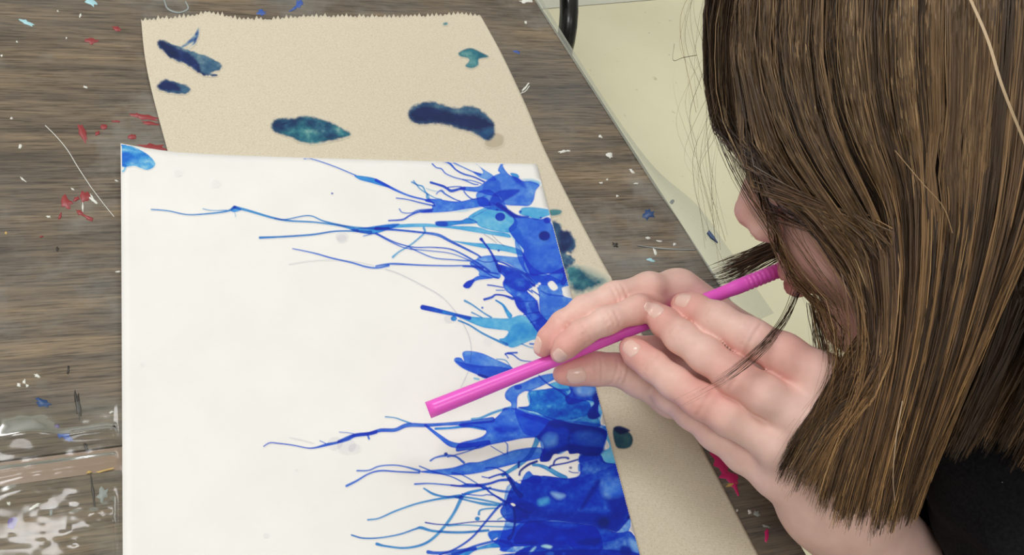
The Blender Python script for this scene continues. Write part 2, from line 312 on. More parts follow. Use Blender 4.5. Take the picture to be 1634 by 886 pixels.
    B('D',[(470,330),(600,320),(760,290),(900,330),(960,400),(1170,450),(1200,560),(1130,620),(930,670),(730,660),(560,580),(460,560),(345,520),(470,500),(480,420)],'sk',1.,seed=52,mot=1.1); B('D',[(700,250),(830,210),(950,225),(950,320),(850,330),(760,290)],'cy',1.,mot=.7)
    B('D',[(560,560),(700,520),(980,470),(1160,480),(1200,570),(1080,650),(930,680),(730,660)],'te',.6,rim=.1,soft=3,mot=1.)
    B('D',[(950,225),(1150,235),(1360,285),(1390,380),(1310,440),(1290,560),(1310,620),(1240,660),(1170,640),(1170,560),(1240,470),(1160,440),(1010,480),(930,480),(900,400),(960,340)],'db',1.1,seed=53,mot=.8); B('D',[(1250,310),(1360,290),(1390,370),(1310,440),(1270,560),(1310,620),(1240,660),(1165,620),(1240,480),(1220,400)],'nv',.9,soft=3)
    B('D',[(1010,290),(1120,260),(1260,290),(1200,370),(1060,370)],'lb',.75,mode='over',soft=8,rim=0,mot=.8); c.dot('D',1378,505,6,'bk',1.2); B('D',[(1290,450),(1390,400),(1410,470),(1340,530),(1300,500)],'sk',.6)
    B('D',[(1000,690),(1080,650),(1180,590),(1290,650),(1310,740),(1240,740),(1100,710)],'te',.9,soft=2)
    # ---------------- lower masses (crops E, L, G)
    B('E',[(460,10),(520,0),(620,20),(760,70),(900,110),(1020,160),(1140,150),(1260,180),(1600,230),(1700,280),(1690,380),(1640,460),(1600,560),(1480,560),(1360,550),(1250,555),(1220,515),(1100,545),(1000,640),(900,640),(780,680),(640,645),(500,690),(250,760),(0,800),(-290,790),(-140,690),(-300,730),(0,650),(250,630),(480,560),(580,510),(800,490),(930,480),(900,390),(850,350),(700,370),(500,410),(300,450),(180,490),(0,520),(-300,440),(-200,430),(-60,400),(120,380),(230,340),(270,270),(100,240),(0,240),(-200,260),(-300,270),(-280,200),(0,180),(220,160),(330,150),(400,100)],'rb',1.08,smooth=False,seed=61,mot=.55) if 0 else None
    B('E',[(440,60),(480,10),(620,20),(760,75),(900,115),(1020,165),(1000,260),(900,350),(700,370),(500,410),(300,450),(180,490),(0,515),(-90,520),(-60,430),(120,380),(225,340),(260,280),(130,235),(0,240),(-60,215),(0,185),(220,165),(340,150)],'rb',1.15,seed=61,mot=.6)
    B('E',[(350,240),(520,230),(640,240),(600,300),(420,310)],'db',.6,soft=6,rim=0); B('E',[(690,70),(900,115),(1020,165),(1000,220),(860,170),(700,120)],'db',.55,soft=4,rim=0); B('E',[(600,60),(680,50),(680,200),(600,220)],'lb',.5,mode='over',soft=5,rim=0,k=.9) if 0 else None
    S('L',[(0,325),(75,295),(150,285),(210,270),(280,268),(340,245),(430,245),(520,240),(640,232),(760,218)],[4,5,4.5,6,6,7,6,5,7,9],'db',.8); S('L',[(430,245),(500,300),(560,340),(640,345),(740,330)],[4,6,9,8,8],'rb',1.1); S('L',[(480,262),(560,258),(640,250),(720,265)],[4,4,5,4],'sk',.9)
    S('J',[(75,262),(110,242),(160,245),(240,255),(330,272),(380,268),(440,252),(500,240),(560,222),(600,200),(680,190),(720,180)],[1.8,2,2,2,2,3,5,4,4.5,6,6,6],'db',.8)
    S('J',[(775,92),(830,98),(870,112),(920,130)],[2,1.8,2.4,3],'te',.95); S('J',[(510,180),(560,184),(595,190)],[1.2,1.2,1.4],'db',.7); S('J',[(398,230),(430,245)],1.4,'db',.7); S('J',[(672,195),(680,218)],[3,3.4],'db',.8); S('J',[(225,212),(300,228),(360,245)],.7,'pn',.4,rim=0)
    S('L',[(660,215),(700,210),(760,185),(820,165),(850,155)],[4,4,4,4,3],'te',.95)
    # lower middle fingers
    B('L',[(395,475),(440,468),(560,455),(640,430),(700,425),(790,395),(880,365),(1000,355),(1020,400),(900,430),(800,455),(700,480),(600,492),(480,486)],'rb',1.1,seed=62,mot=.5)
    S('L',[(92,470),(150,468),(200,448),(270,442),(330,450),(400,470)],[2.6,2.2,2.4,2.2,2.2,4],'db',.75); S('L',[(40,545),(90,520),(150,485),(210,470),(300,475),(400,480)],[4,3.4,2.6,3,2.4,3],'db',.85)
    S('L',[(455,420),(480,405),(530,395),(580,400),(620,430)],[3,2.6,4,3,4],'db',.9); c.dot('L',531,387,3,'nv',.9); S('L',[(540,402),(620,380),(680,358),(700,345)],[2,2,2.4,2],'db',.8)
    S('L',[(400,447),(470,475),(560,500),(640,540)],[2,2.4,2,2.4],'db',.75); S('L',[(560,480),(610,490),(680,530),(720,560)],[2,2,2,2.4],'db',.75)
    S('E',[(320,460),(400,510),(490,560)],1.5,'db',.8); S('E',[(490,415),(515,450),(512,555)],[1.6,2.2,2],'db',.8); S('E',[(870,370),(840,450),(770,580),(650,680),(560,740),(460,800)],[9,8,7,7,6,6],'te',1.)
    # deep mass right
    B('E',[(1020,160),(1140,155),(1260,185),(1440,215),(1600,240),(1690,300),(1660,420),(1600,560),(1480,580),(1360,550),(1250,555),(1220,515),(1120,545),(1000,640),(900,640),(905,560),(940,480),(920,410),(860,360),(930,270)],'db',1.45,seed=63,mot=.45)
    B('E',[(1020,160),(1260,185),(1440,215),(1640,270),(1640,330),(1350,300),(1240,330),(1260,430),(1640,480),(1600,560),(1480,570),(1250,550),(1220,515),(1120,540),(1000,635),(910,630),(1000,520),(1230,430),(1220,260),(1050,240)],'nv',.75,soft=5,rim=0,mot=.5)
    B('E',[(930,370),(1000,310),(1090,330),(1090,430),(1000,470),(940,450)],'rb',.9,mode='over',soft=8,rim=0) ; B('E',[(1330,300),(1600,310),(1620,440),(1360,420)],'db',1.1,mode='over',soft=9,rim=0)
    B('L',[(1300,265),(1365,245),(1400,390),(1410,435),(1310,430),(1290,380),(1340,350)],'cy',.9,soft=2,seed=4)
    B('G',[(400,140),(470,110),(560,120),(600,180),(700,190),(740,185),(755,260),(770,330),(785,400),(805,480),(780,560),(785,605),(740,660),(690,710),(640,700),(500,660),(340,640),(200,625),(60,640),(-120,640),(-200,560),(-160,480),(-130,400),(-80,330),(0,310),(60,280),(200,290),(320,305),(400,280),(405,210)],'db',1.12,seed=71,mot=.75)
    B('G',[(-50,330),(100,300),(300,320),(420,260),(500,300),(300,400),(100,370),(-40,430)],'db',.35,rim=0,soft=9,mot=1.); B('G',[(600,450),(780,440),(800,500),(700,690),(560,690),(520,620),(640,560)],'nv',.55,rim=0,soft=9); B('G',[(-50,480),(200,560),(500,560),(640,620),(500,650),(100,610),(-100,600)],'nv',.4,rim=0,soft=8); B('G',[(520,330),(560,340),(440,520),(410,530)],'nv',.7,rim=0,soft=5)
    B('G',[(580,340),(700,310),(720,420),(600,440)],'rb',.95,mode='over',soft=12,rim=0,mot=.6); B('G',[(190,410),(290,430),(260,460),(220,450)],'lb',.7,mode='over',soft=6,rim=0); B('G',[(90,470),(160,450),(170,490),(100,510)],'sk',.9,mode='over',soft=6,rim=0); c.dot('G',590,640,9,'bk',.8,soft=6,rim=0); c.dot('G',790,450,5,'bk',.9); c.dot('G',778,600,3.4,'bk',.9)
    B('F',[(430,620),(650,600),(800,520),(920,500),(1160,580),(1300,600),(1600,560),(1700,800),(1540,900),(1400,880),(1300,770),(960,770),(800,790),(700,790),(600,850),(540,830),(560,790),(500,760),(430,700)],'rb',1.08,seed=72,mot=.6); B('F',[(430,620),(650,600),(820,520),(1150,560),(1170,700),(900,750),(700,720),(560,740),(430,690)],'sk',.35,rim=0,soft=4)
    B('G',[(0,640),(200,630),(500,660),(690,715),(780,705),(820,740),(860,790),(858,886),(870,1000),(700,1250),(300,1300),(0,1200),(-100,900),(40,810),(-100,790)],'db',1.12,seed=73,mot=.8); B('G',[(380,780),(550,750),(540,810),(420,810)],'nv',.5,rim=0,soft=6); B('G',[(720,820),(800,830),(790,890),(720,880)],'nv',.7,rim=0,soft=5); B('G',[(780,760),(858,800),(850,880),(800,840)],'lb',.8,mode='over',soft=6,rim=.2)
    B('F',[(0,870),(150,840),(330,790),(500,740),(640,720),(700,790),(640,800),(430,810),(270,840),(170,900),(40,900)],'sk',.95,seed=74,mot=.6); S('F',[(-60,900),(80,870),(230,800),(400,750),(540,725),(700,770),(940,750)],[5,5,4,4,4,6,8],'db',.7)
    # white windows in the lower mass
    B('E',[(1000,640),(1060,560),(1140,555),(1220,515),(1250,555),(1360,550),(1340,620),(1360,690),(1350,790),(1270,830),(1190,830),(1120,810),(1030,800),(900,810),(820,790),(770,750),(720,800),(690,840),(570,830),(640,780),(740,690),(860,650)],'rb',mode='cut')
    B('E',[(700,870),(720,790),(770,755),(820,800),(900,815),(900,900)],'rb',1.1)
    S('E',[(655,800),(670,750),(760,680),(860,640)],[3.4,3.2,4,4],'bk',.95); S('E',[(645,710),(650,650)],[3,4],'nv',.9); S('E',[(1010,715),(1040,690),(1200,660),(1340,620)],[4,3,2.6,3],'nv',1.); S('E',[(1055,680),(1075,630),(1130,600),(1200,595),(1230,605)],[3,3,3,3,4],'nv',1.)
    S('E',[(820,680),(900,690),(1000,730),(1100,790),(1200,830)],[5,5,7,8,6],'te',1.); c.dot('E',1258,715,2.4,'pn',.8); S('E',[(1240,755),(1280,772),(1350,775)],1.6,'nv',.8); B('E',[(1350,670),(1400,690),(1390,740),(1350,760)],'lb',.9)
    S('E',[(215,820),(260,830),(300,835)],[2,2,2],'db',.8); S('E',[(260,720),(330,712),(400,725),(490,770)],[2.6,2,2,3],'db',.85); S('E',[(300,835),(400,800),(490,790),(530,830),(580,886)],[3,3,4,6,7],'db',.95)
    # criss-cross strands lower left (crops F, J, L)
    S('F',[(0,105),(100,112),(180,100),(300,105),(430,85),(540,50),(650,40)],[3,3,5,5,4,4,5],'db',.9); S('L',[(378,536),(450,533),(540,540),(620,548),(700,545)],[3,2.4,2.4,3,4],'db',.8)
    S('F',[(280,100),(380,130),(430,180),(520,240),(600,290),(700,320),(840,400)],[4,5,3,3,4,4,4],'db',.85); S('F',[(430,140),(560,170),(690,180)],[3,4,4],'db',.85); S('F',[(650,30),(690,100),(720,160),(780,220)],[6,6,6,8],'nv',.8)
    S('L',[(145,713),(200,705),(280,670),(380,635),(480,612),(560,600),(600,595)],[2.6,2.4,3,3,3.4,5,6],'te',.95); S('L',[(422,557),(470,585),(530,598),(600,598),(700,612),(830,640)],[2.6,4,3,3.4,3,3],'te',1.2); S('L',[(600,600),(640,580),(700,565),(750,555)],[5,5,4,4],'sk',.9)
    S('L',[(190,832),(230,842),(320,852),(400,840),(460,810),(520,750),(570,680),(610,600)],[5,3.4,3.4,4,4.4,4.6,4.6,6],'te',1.); S('L',[(65,788),(120,803),(200,802),(300,785),(380,758),(410,752),(470,768),(600,775),(740,765)],[2.6,2.6,2.4,2.6,3,5,4,4,4],'te',1.15)
    S('L',[(430,726),(490,735),(560,735),(680,722),(800,720),(900,718)],[2.4,2,2,2,2.4,2.4],'nv',.75); S('L',[(540,742),(620,738),(740,745),(860,748)],[3,2,2,2.4],'te',1.)
    S('L',[(500,886),(580,855),(660,800),(730,720),(790,650),(850,610)],[2.6,3.2,3.4,3.6,4,6],'db',.85); S('F',[(120,200),(330,220),(400,210),(500,225),(600,280)],[2,2,2,2.2,3],'db',.8); S('F',[(50,240),(250,290),(380,315),(540,330)],[3,3,5,4],'te',1.)
    S('F',[(310,430),(320,390),(380,370),(520,360)],[4,3,2.6,3],'te',1.1); c.dot('F',293,480,4,'te',1.); S('F',[(520,490),(600,450),(680,430)],[2,2,2],'te',.8); S('F',[(700,330),(712,440),(715,520),(690,640),(650,700)],[4,4,4,4,7],'nv',.7)
    B('F',[(620,290),(720,220),(800,260),(940,330),(940,370),(880,430),(860,490),(740,490),(700,400)],'sk',.9,seed=77,mot=.9); S('F',[(720,340),(820,400),(900,410)],[4,4,4],'db',.9); B('F',[(665,315),(690,305),(720,325),(700,340)],'rb',mode='cut'); B('F',[(730,60),(780,55),(770,85)],'rb',mode='cut')
    B('F',[(760,880),(820,790),(860,780),(960,770),(1130,770),(1300,770),(1400,900),(1500,1100),(700,1100)],'sk',.55,rim=.2,mot=1.1,seed=78)
    for q in ([(870,880),(880,850),(930,800),(950,800),(910,850)],[(1060,886),(1090,855),(1140,850),(1150,886),(1120,930)],[(1010,790),(1060,770),(1130,790),(1100,815)]): B('F',q,'cy',.35,mode='over',soft=3)
    B('F',[(470,720),(520,690),(500,715)],'rb',mode='cut'); c.dot('F',1262,870,3,'lb',.7,mode='over')
    S('J',[(1020,870),(1060,875),(1130,872),(1290,850)],[6,5,5,6],'db',.8)
    # more strands past the lower frame edge
    S('P',[(600,935),(660,915),(720,900),(800,905)],[2.4,3,4,8],'db',.9); S('P',[(640,975),(720,950),(800,940),(860,930)],[2.4,3,4,8],'te',1.); B('P',[(760,900),(860,880),(1030,886),(1045,960),(1040,1000),(900,990),(820,960)],'db',1.,seed=90,mot=.7)
    fl = s2l((16,38,132))
    c.c = fl + c.c*(1-fl)
    c.c = np.where(c.a[...,None]>0, c.c*c.a[...,None]+(1-c.a[...,None])*np.minimum(1,c.c+fl), 1.) if 0 else np.where(c.c>.999,1.,c.c)
    return c

def stain_canvases():
    out = []
    def new(x0,y0,x1,y1,name): c = Canvas(x0,y0,x1,y1); out.append((name,c)); return c
    c = new(240,35,365,132,'ink_stain')
    g = dict(rough=2.2)
    c.blob('T',[(110,230),(130,222),(200,250),(290,280),(380,310),(450,350),(445,380),(400,400),(430,412),(360,410),(310,385),(260,350),(180,320),(150,285),(115,260)],'td',.75,soft=2.5,mot=.7,rim=.2,**g)
    c.blob('T',[(112,235),(180,250),(270,290),(330,340),(350,395),(430,412),(350,408),(300,375),(250,345),(180,318),(150,280)],'tn',1.05,soft=4,rim=.1,mot=.4,**g); c.blob('T',[(110,230),(135,225),(190,260),(230,320),(170,305),(125,265)],'bk',.7,soft=5,rim=0,rough=2)
    for q,w in (([(330,155),(315,200),(270,240),(235,262)],[1.5,8,5,3]),([(320,185),(310,230),(280,265)],[4,4,2])): c.line('T',q,w,'tb',.8,soft=2.5,mot=1.8,rim=0)
    c = new(240,122,312,158,'ink_stain')
    c.blob('T',[(108,480),(130,448),(160,440),(220,455),(270,470),(288,490),(260,512),(210,515),(150,505)],'td',.8,soft=3,rim=.1,**g); c.blob('T',[(108,480),(130,448),(170,445),(225,470),(225,500),(150,500)],'tn',1.1,soft=6,rim=0,rough=2)
    c = new(425,178,568,236,'ink_stain')
    c.blob('T',[(730,680),(750,650),(850,645),(900,633),(980,645),(1060,675),(1140,715),(1150,740),(1080,760),(960,782),(880,770),(820,745),(740,715)],'tl',.95,soft=4,rim=.35,mot=1.1,**g); c.blob('T',[(730,680),(760,655),(880,650),(840,700),(760,715)],'td',.7,soft=7,rim=0,rough=2); c.blob('T',[(880,640),(960,645),(1060,690),(1080,745),(1000,740),(920,680)],'td',.5,soft=8,rim=0); c.line('T',[(780,680),(810,670)],2,'bk',.6)
    c = new(640,155,806,240,'ink_stain')
    c.blob('U',[(630,725),(690,740),(685,790),(630,805),(590,780)],'dt',.5,soft=4,rim=.3)
    c.blob('U',[(175,605),(230,565),(300,555),(380,575),(450,590),(500,573),(570,600),(640,670),(640,740),(600,765),(550,735),(480,710),(400,685),(330,672),(240,678),(185,650)],'td',.95,soft=4,rim=.2,mot=.6,**g); c.blob('U',[(180,610),(260,575),(340,590),(450,620),(560,630),(640,680),(600,700),(540,715),(440,690),(330,665),(220,665)],'tn',1.25,soft=7,rim=0,rough=3); c.blob('U',[(560,720),(620,690),(640,740),(600,762)],'sk',.4,soft=5,rim=0)
    c = new(722,68,788,116,'ink_stain')
    c.blob('U',[(448,290),(480,270),(520,263),(570,285),(612,310),(560,322),(555,355),(520,372),(485,360),(505,335),(500,318),(460,308)],'tl',.85,soft=2.5,rim=.4,mot=.7)
    c = new(700,30,722,46,'ink_stain'); c.blob('U',[(366,128),(385,122),(388,134),(370,138)],'tl',.6,soft=3)
    # the towel side of the wash that ran over the sheet's right edge
    c = new(868,330,988,482,'ink_stain')
    c.blob('H',[(990,440),(1040,450),(1050,490),(1095,500),(1130,560),(1110,610),(1080,620),(1125,655),(1090,690),(1060,700),(1000,560)],'td',1.05,soft=4,rim=.1,mot=.8,rough=3); c.blob('H',[(1030,500),(1095,500),(1110,560),(1080,600),(1050,620)],'tn',.7,soft=6,rim=0,rough=2); c.blob('H',[(1070,700),(1150,700),(1220,760),(1290,780),(1200,820),(1120,835)],'tl',.9,soft=9,rim=0,mot=.9,rough=4); c.blob('H',[(1150,700),(1300,760),(1280,790),(1130,830)],'tg',.35,soft=14,rim=0); c.blob('H',[(985,372),(1045,375),(1040,398),(990,405)],'tl',.7,soft=3)
    c = new(968,672,1016,722,'ink_stain')
    c.blob('W',[(120,260),(190,275),(216,310),(205,350),(165,362),(130,345)],'tg',1.7,soft=2.5,rim=.2); c.blob('W',[(120,260),(150,248),(200,268),(190,280),(150,290)],'bk',1.1,soft=2.5,rim=0)
    fl = s2l((26,44,104))
    for _,c in out: c.c = fl + c.c*(1-fl)
    return out
# ---------------------------------------------------------------- setting: floor
def world_pos(q, rot=0., scale=(1, 1, 1)):
    g = q.n('ShaderNodeNewGeometry'); mp = q.n('ShaderNodeMapping'); q.l(g.outputs['Position'], mp.inputs[0])
    mp.inputs['Rotation'].default_value = (0, 0, rot); mp.inputs['Scale'].default_value = scale
    return mp.outputs[0]
q = NT('floor_vinyl'); v = world_pos(q)
c1 = q.ramp(q.noise(v, 6, 6), [(.3, rgba((240, 234, 200))), (.7, rgba((246, 241, 208)))])
spk = q.ramp(q.noise(v, 70, 2), [(.70, (1, 1, 1)), (.78, (.72, .72, .66))])
q.l(q.mix(1., c1, spk, 'MULTIPLY'), q.b.inputs['Base Color']); q.b.inputs['Roughness'].default_value = .45
FLOOR = q.m
q = NT('floor_vinyl_pale'); v = world_pos(q)
q.l(q.ramp(q.noise(v, 6, 6), [(.3, rgba((222, 222, 206))), (.7, rgba((232, 232, 218)))]), q.b.inputs['Base Color']); q.b.inputs['Roughness'].default_value = .45
# floor: two sheets meeting at a joint that shows beyond the table
fa, fb = on_plane(870, 14, 0.), on_plane(1090, -4, 0.)
fd = (fb-fa)[:2]/np.linalg.norm((fb-fa)[:2]); fn_ = np.array([-fd[1], fd[0]])
def fl(a, b): p = fa[:2]+fd*a+fn_*b; return (p[0], p[1])
FX0, FX1, FY0, FY1 = -4.2, 3.4, -4.4, 3.0
vv, ff = slab([fl(FX0, FY0), fl(FX1, FY0), fl(FX1, -.001), fl(FX0, -.001)], -.02, 0)
floor = tag(mesh('floor', vv, ff, FLOOR, smooth=False), 'pale yellow-green vinyl floor under the tables', kind='structure')
vv, ff = slab([fl(FX0, .001), fl(FX1, .001), fl(FX1, FY1), fl(FX0, FY1)], -.02, 0)
mesh('floor_sheet', vv, ff, q.m, floor, smooth=False)
WALLM = plain('wall_paint', (230, 230, 228), .8); CEILM = plain('ceiling_paint', (238, 238, 234), .85)
for nm, pl in (('wall_left', [fl(FX0-.1, FY0), fl(FX0, FY0), fl(FX0, FY1), fl(FX0-.1, FY1)]), ('wall_right', [fl(FX1, FY0), fl(FX1+.1, FY0), fl(FX1+.1, FY1), fl(FX1, FY1)]),
               ('wall_back', [fl(FX0-.1, FY1), fl(FX1+.1, FY1), fl(FX1+.1, FY1+.1), fl(FX0-.1, FY1+.1)]), ('wall_front', [fl(FX0-.1, FY0-.1), fl(FX1+.1, FY0-.1), fl(FX1+.1, FY0), fl(FX0-.1, FY0)])):
    vv, ff = slab(pl, 0, 2.75); tag(mesh(nm, vv, ff, WALLM, smooth=False), 'plain cream painted wall', kind='structure')
vv, ff = slab([fl(FX0-.1, FY0-.1), fl(FX1+.1, FY0-.1), fl(FX1+.1, FY1+.1), fl(FX0-.1, FY1+.1)], 2.75, 2.85); tag(mesh('ceiling', vv, ff, CEILM, smooth=False), 'plain white ceiling', kind='structure')
# ---------------------------------------------------------------- tables
e0, e1 = on_plane(856, 0)[:2], on_plane(1128, 420)[:2]; ED = (e1-e0)/np.linalg.norm(e1-e0)     # end edge of the far table, toward the viewer
s0, s1 = on_plane(0, 735)[:2], on_plane(195, 710)[:2]; SD = (s1-s0)/np.linalg.norm(s1-s0)     # joint between the tables, toward the sitter
g0 = on_plane(0, 777)[:2]; b0 = on_plane(1238, 805)[:2]
def cross2(p, d, r, e): m = np.array([[d[0], -e[0]], [d[1], -e[1]]]); t = np.linalg.solve(m, r-p); return p+d*t[0]
cornerA = cross2(e0, ED, s0, SD); cornerB = cross2(b0, ED, g0, SD)
GRAIN = math.atan2(SD[1], SD[0])
q = NT('wood_laminate'); v = world_pos(q)
mp = q.n('ShaderNodeMapping'); mp.vector_type = 'TEXTURE'; q.l(v, mp.inputs[0]); mp.inputs['Rotation'].default_value = (0, 0, GRAIN-.02)
def stretch(sx, sy):
    m2 = q.n('ShaderNodeMapping'); m2.inputs['Scale'].default_value = (sx, sy, 1); q.l(mp.outputs[0], m2.inputs[0]); return m2.outputs[0]
band = q.noise(stretch(5, 55), 1.3, 4, .6)
base = q.ramp(band, [(.30, rgba((92, 84, 74))), (.5, rgba((112, 101, 87))), (.68, rgba((132, 116, 94)))])
fine = q.ramp(q.noise(stretch(55, 900), 1., 3, .65), [(.34, (.42, .39, .36)), (.50, (1, 1, 1)), (.68, (1.35, 1.3, 1.2))])
fine2 = q.ramp(q.noise(stretch(14, 330), 1., 5, .75), [(.32, (.55, .53, .50)), (.6, (1.15, 1.12, 1.08))])
col = q.mix(.8, q.mix(.85, base, fine, 'MULTIPLY'), fine2, 'MULTIPLY')
haze = q.ramp(q.noise(v, 22, 5, .62), [(.50, (0, 0, 0)), (.72, (.55, .55, .55))])
col = q.mix(haze, col, rgba((150, 150, 144)))
haze2 = q.ramp(q.noise(v, 9, 4, .6), [(.45, (0, 0, 0)), (.8, (.4, .4, .4))])
col = q.mix(haze2, col, rgba((96, 106, 112)))
q.l(col, q.b.inputs['Base Color'])
q.l(q.ramp(q.noise(v, 60, 3), [(.3, (.48, .48, .48)), (.7, (.65, .65, .65))]), q.b.inputs['Roughness']); q.b.inputs['Specular IOR Level'].default_value = .3
q.bump(q.noise(v, 45, 3), .25, .002)
WOOD = q.m
EDGE = plain('table_edge_band', (96, 82, 68), .4); METAL_LEG = plain('table_leg_paint', (60, 58, 56), .4, .6)
TRIM = plain('brown_edge_strip', (140, 116, 96), .35)
def table(corner, along, side, LA, LS, label, trim=None):   # corner = the corner at the sitter's end; along = unit, side = unit into the table
    c = corner; poly = [c, c+along*LA, c+along*LA+side*LS, c+side*LS]
    cen = np.mean(poly, 0)
    t = tag(empty('work_table', (cen[0], cen[1], 0)), label, 'table')
    vv, ff = slab(poly, TABLE_Z-.022, TABLE_Z); top = mesh('table_top', vv, ff, WOOD, t, smooth=False)
    inset = [cen+(np.asarray(p)-cen)*.88 for p in poly]
    vv, ff = slab([cen+(np.asarray(p)-cen)*.9 for p in poly], TABLE_Z-.075, TABLE_Z-.0225); mesh('apron', vv, ff, METAL_LEG, t, smooth=False)
    for p in inset:
        vv, ff = tube([(p[0], p[1], .0), (p[0], p[1], .03), (p[0], p[1], TABLE_Z-.075)], [.018, .019, .019], 12); mesh('leg', vv, ff, METAL_LEG, t)
    return t, poly
tA, polyA = table(cornerA, -SD, -ED, 1.5, .62, 'wood-grain work table under the torn edge of the brown paper towel')
tB, polyB = table(cornerB, -SD, ED, 1.5, .6, 'wood-grain work table beneath the forearm, with a brown strip along its joint')
# brown strip closing the joint (a lip of the near table)
st = [s0-SD*1.0+ED*.0006, s1+SD*.5+ED*.0006, s1+SD*.5+ED*.0066, s0-SD*1.0+ED*.0066]
vv, ff = slab([s0-SD*.8+ED*.0006, cross2(s0, SD, cornerB, ED)+ED*.0006, cornerB-ED*.0004, g0-SD*.8-ED*.0004], TABLE_Z-.02, TABLE_Z-.0006)
mesh('edge_strip', vv, ff, TRIM, tB, smooth=False)
# ---------------------------------------------------------------- dried paint on the tables
PAINTS = dict(w=(226, 226, 218), r=(146, 52, 54), b=(58, 92, 168), n=(36, 70, 118), k=(46, 40, 34), c=(168, 214, 222), v=(112, 100, 160), g=(150, 158, 156), m=(206, 44, 110), y=(206, 170, 96), t=(70, 140, 160))
PM = {k: plain('dried_paint_'+k, c, .4) for k, c in PAINTS.items()}
def fleck(tb, px, py, rx, ry, ang, col, rough=.45, seed=0, n=14, name='paint_fleck'):
    rs = np.random.default_rng(int(px*13+py*7+seed)); a = np.arange(n)*2*np.pi/n
    k = 1+rough*(rs.random(n)-.5)*2
    ca, sa = math.cos(math.radians(ang)), math.sin(math.radians(ang))
    ox, oy = rx*k*np.cos(a), ry*k*np.sin(a)
    P = on_plane(px+ox*ca-oy*sa, py+ox*sa+oy*ca, TABLE_Z); C = on_plane(np.array([px]), np.array([py]), TABLE_Z)
    lo = P.copy(); lo[:, 2] = TABLE_Z; hi = C+(P-C)*.9; hi[:, 2] = TABLE_Z+.00025; C[:, 2] = TABLE_Z+.0003
    vv = np.vstack([lo, hi, C]); ff = [[i, (i+1) % n, n+(i+1) % n, n+i] for i in range(n)]+[[n+i, n+(i+1) % n, 2*n] for i in range(n)]
    return mesh(name, vv, ff, PM[col], tb)
FL = [(145,4,10,4,30,'c'),(128,25,1.6,4,10,'w'),(186,46,7,4,10,'r'),(146,66,9,4,5,'r'),(42,36,12,4,25,'c'),(92,18,1.5,1.5,0,'w'),(106,61,1.5,1.5,0,'w'),(27,67,1.5,1.5,0,'w'),(3,89,2,2,0,'w'),(136,139,3,2,20,'w'),(32,234,3,3,0,'w'),(18,189,2,1.5,0,'w'),
 (233,187,20,5,12,'r'),(240,197,12,3,5,'r'),(132,212,5,14,-20,'r'),(166,203,5,5,0,'r'),(156,213,4,3,-50,'r'),(210,218,7,4,10,'r'),(245,236,22,6,3,'r'),(185,194,6,2,0,'r'),(220,184,6,3,8,'r'),
 (106,323,10,9,35,'r'),(136,314,8,8,10,'r'),(128,340,7,4,20,'r'),(142,348,10,3,25,'r'),(122,318,5,3,-25,'r'),(96,345,2,6,10,'r'),(149,320,8,2.6,35,'w'),(132,331,1.6,8,0,'w'),(147,315,1.4,6,-25,'w'),(77,346,4,2,10,'w'),(10,372,2,2,0,'y'),(66,378,3,1.4,-20,'r'),(116,302,3,1,30,'w'),(36,286,6,1.2,40,'w'),(186,289,3,1.2,10,'w'),(189,434,4,1.3,0,'w'),(91,398,2.4,4,0,'k'),
 (30,615,4,3.5,-20,'w'),(39,609,2.4,4,10,'w'),(44,616,2.4,2.8,0,'w'),(59,600,5,3,10,'w'),(69,644,13,6,20,'n'),(109,590,2,6,5,'k'),(125,650,4.5,22,-8,'k'),(178,658,4,1.6,-20,'w'),(91,681,4,4,0,'v'),(100,693,7,11,-50,'b'),(107,699,9,4,30,'b'),(138,715,2.6,8,-20,'k'),
 (14,804,4,3,0,'w'),(55,809,10,2.6,-30,'w'),(20,836,8,10,20,'v',),(148,783,2,30,-7,'k'),(82,819,2.6,5,0,'g'),(163,790,7,12,20,'g'),(142,754,5,2.2,-10,'y'),(168,751,14,1.8,-14,'y'),
 (478,6,5,8,10,'b'),(470,13,9,2,-35,'b'),(417,20,8,4,5,'b'),(366,42,2,2,0,'k'),(839,2,9,3,0,'w'),(824,83,6,2.5,10,'b'),(838,140,10,1.4,-50,'w'),(898,242,6,2,-8,'w'),(907,241,3,1.6,0,'w'),(972,247,6,4,35,'w'),(1008,273,5,2,35,'w'),(958,218,3,2,30,'w'),(959,292,3,1.2,0,'w'),(1015,293,4,1.2,0,'w'),(1035,342,8,8,0,'n'),(1072,323,3,4,20,'n'),(981,391,5,3.6,30,'k'),(1034,380,3,2,0,'w'),(1052,385,4,1.6,5,'w'),(1045,402,2,6,-25,'w'),(1038,415,6,2.4,20,'c'),(969,287,1.6,1.6,0,'w'),(1076,390,3,2,0,'w'),(985,313,2,1.6,0,'w'),(839,36,2,2,0,'w')]
for f_ in FL:
    tb = tA if f_[1] < 735 or f_[0] > 300 else tB
    fleck(tb, *f_[:6])
for f_ in [(1150,735,14,26,-35,'m'),(1163,760,16,9,25,'m'),(1172,775,5,14,-22,'m'),(1140,715,8,14,-30,'m'),(1168,773,9,2.4,-12,'y'),(1208,820,5,5,0,'g'),(1196,817,3,3,0,'w'),(1223,855,3.5,10,5,'m'),(1222,840,6,2,15,'g'),(1176,815,1.5,2,0,'w')]:
    fleck(tB, *f_)
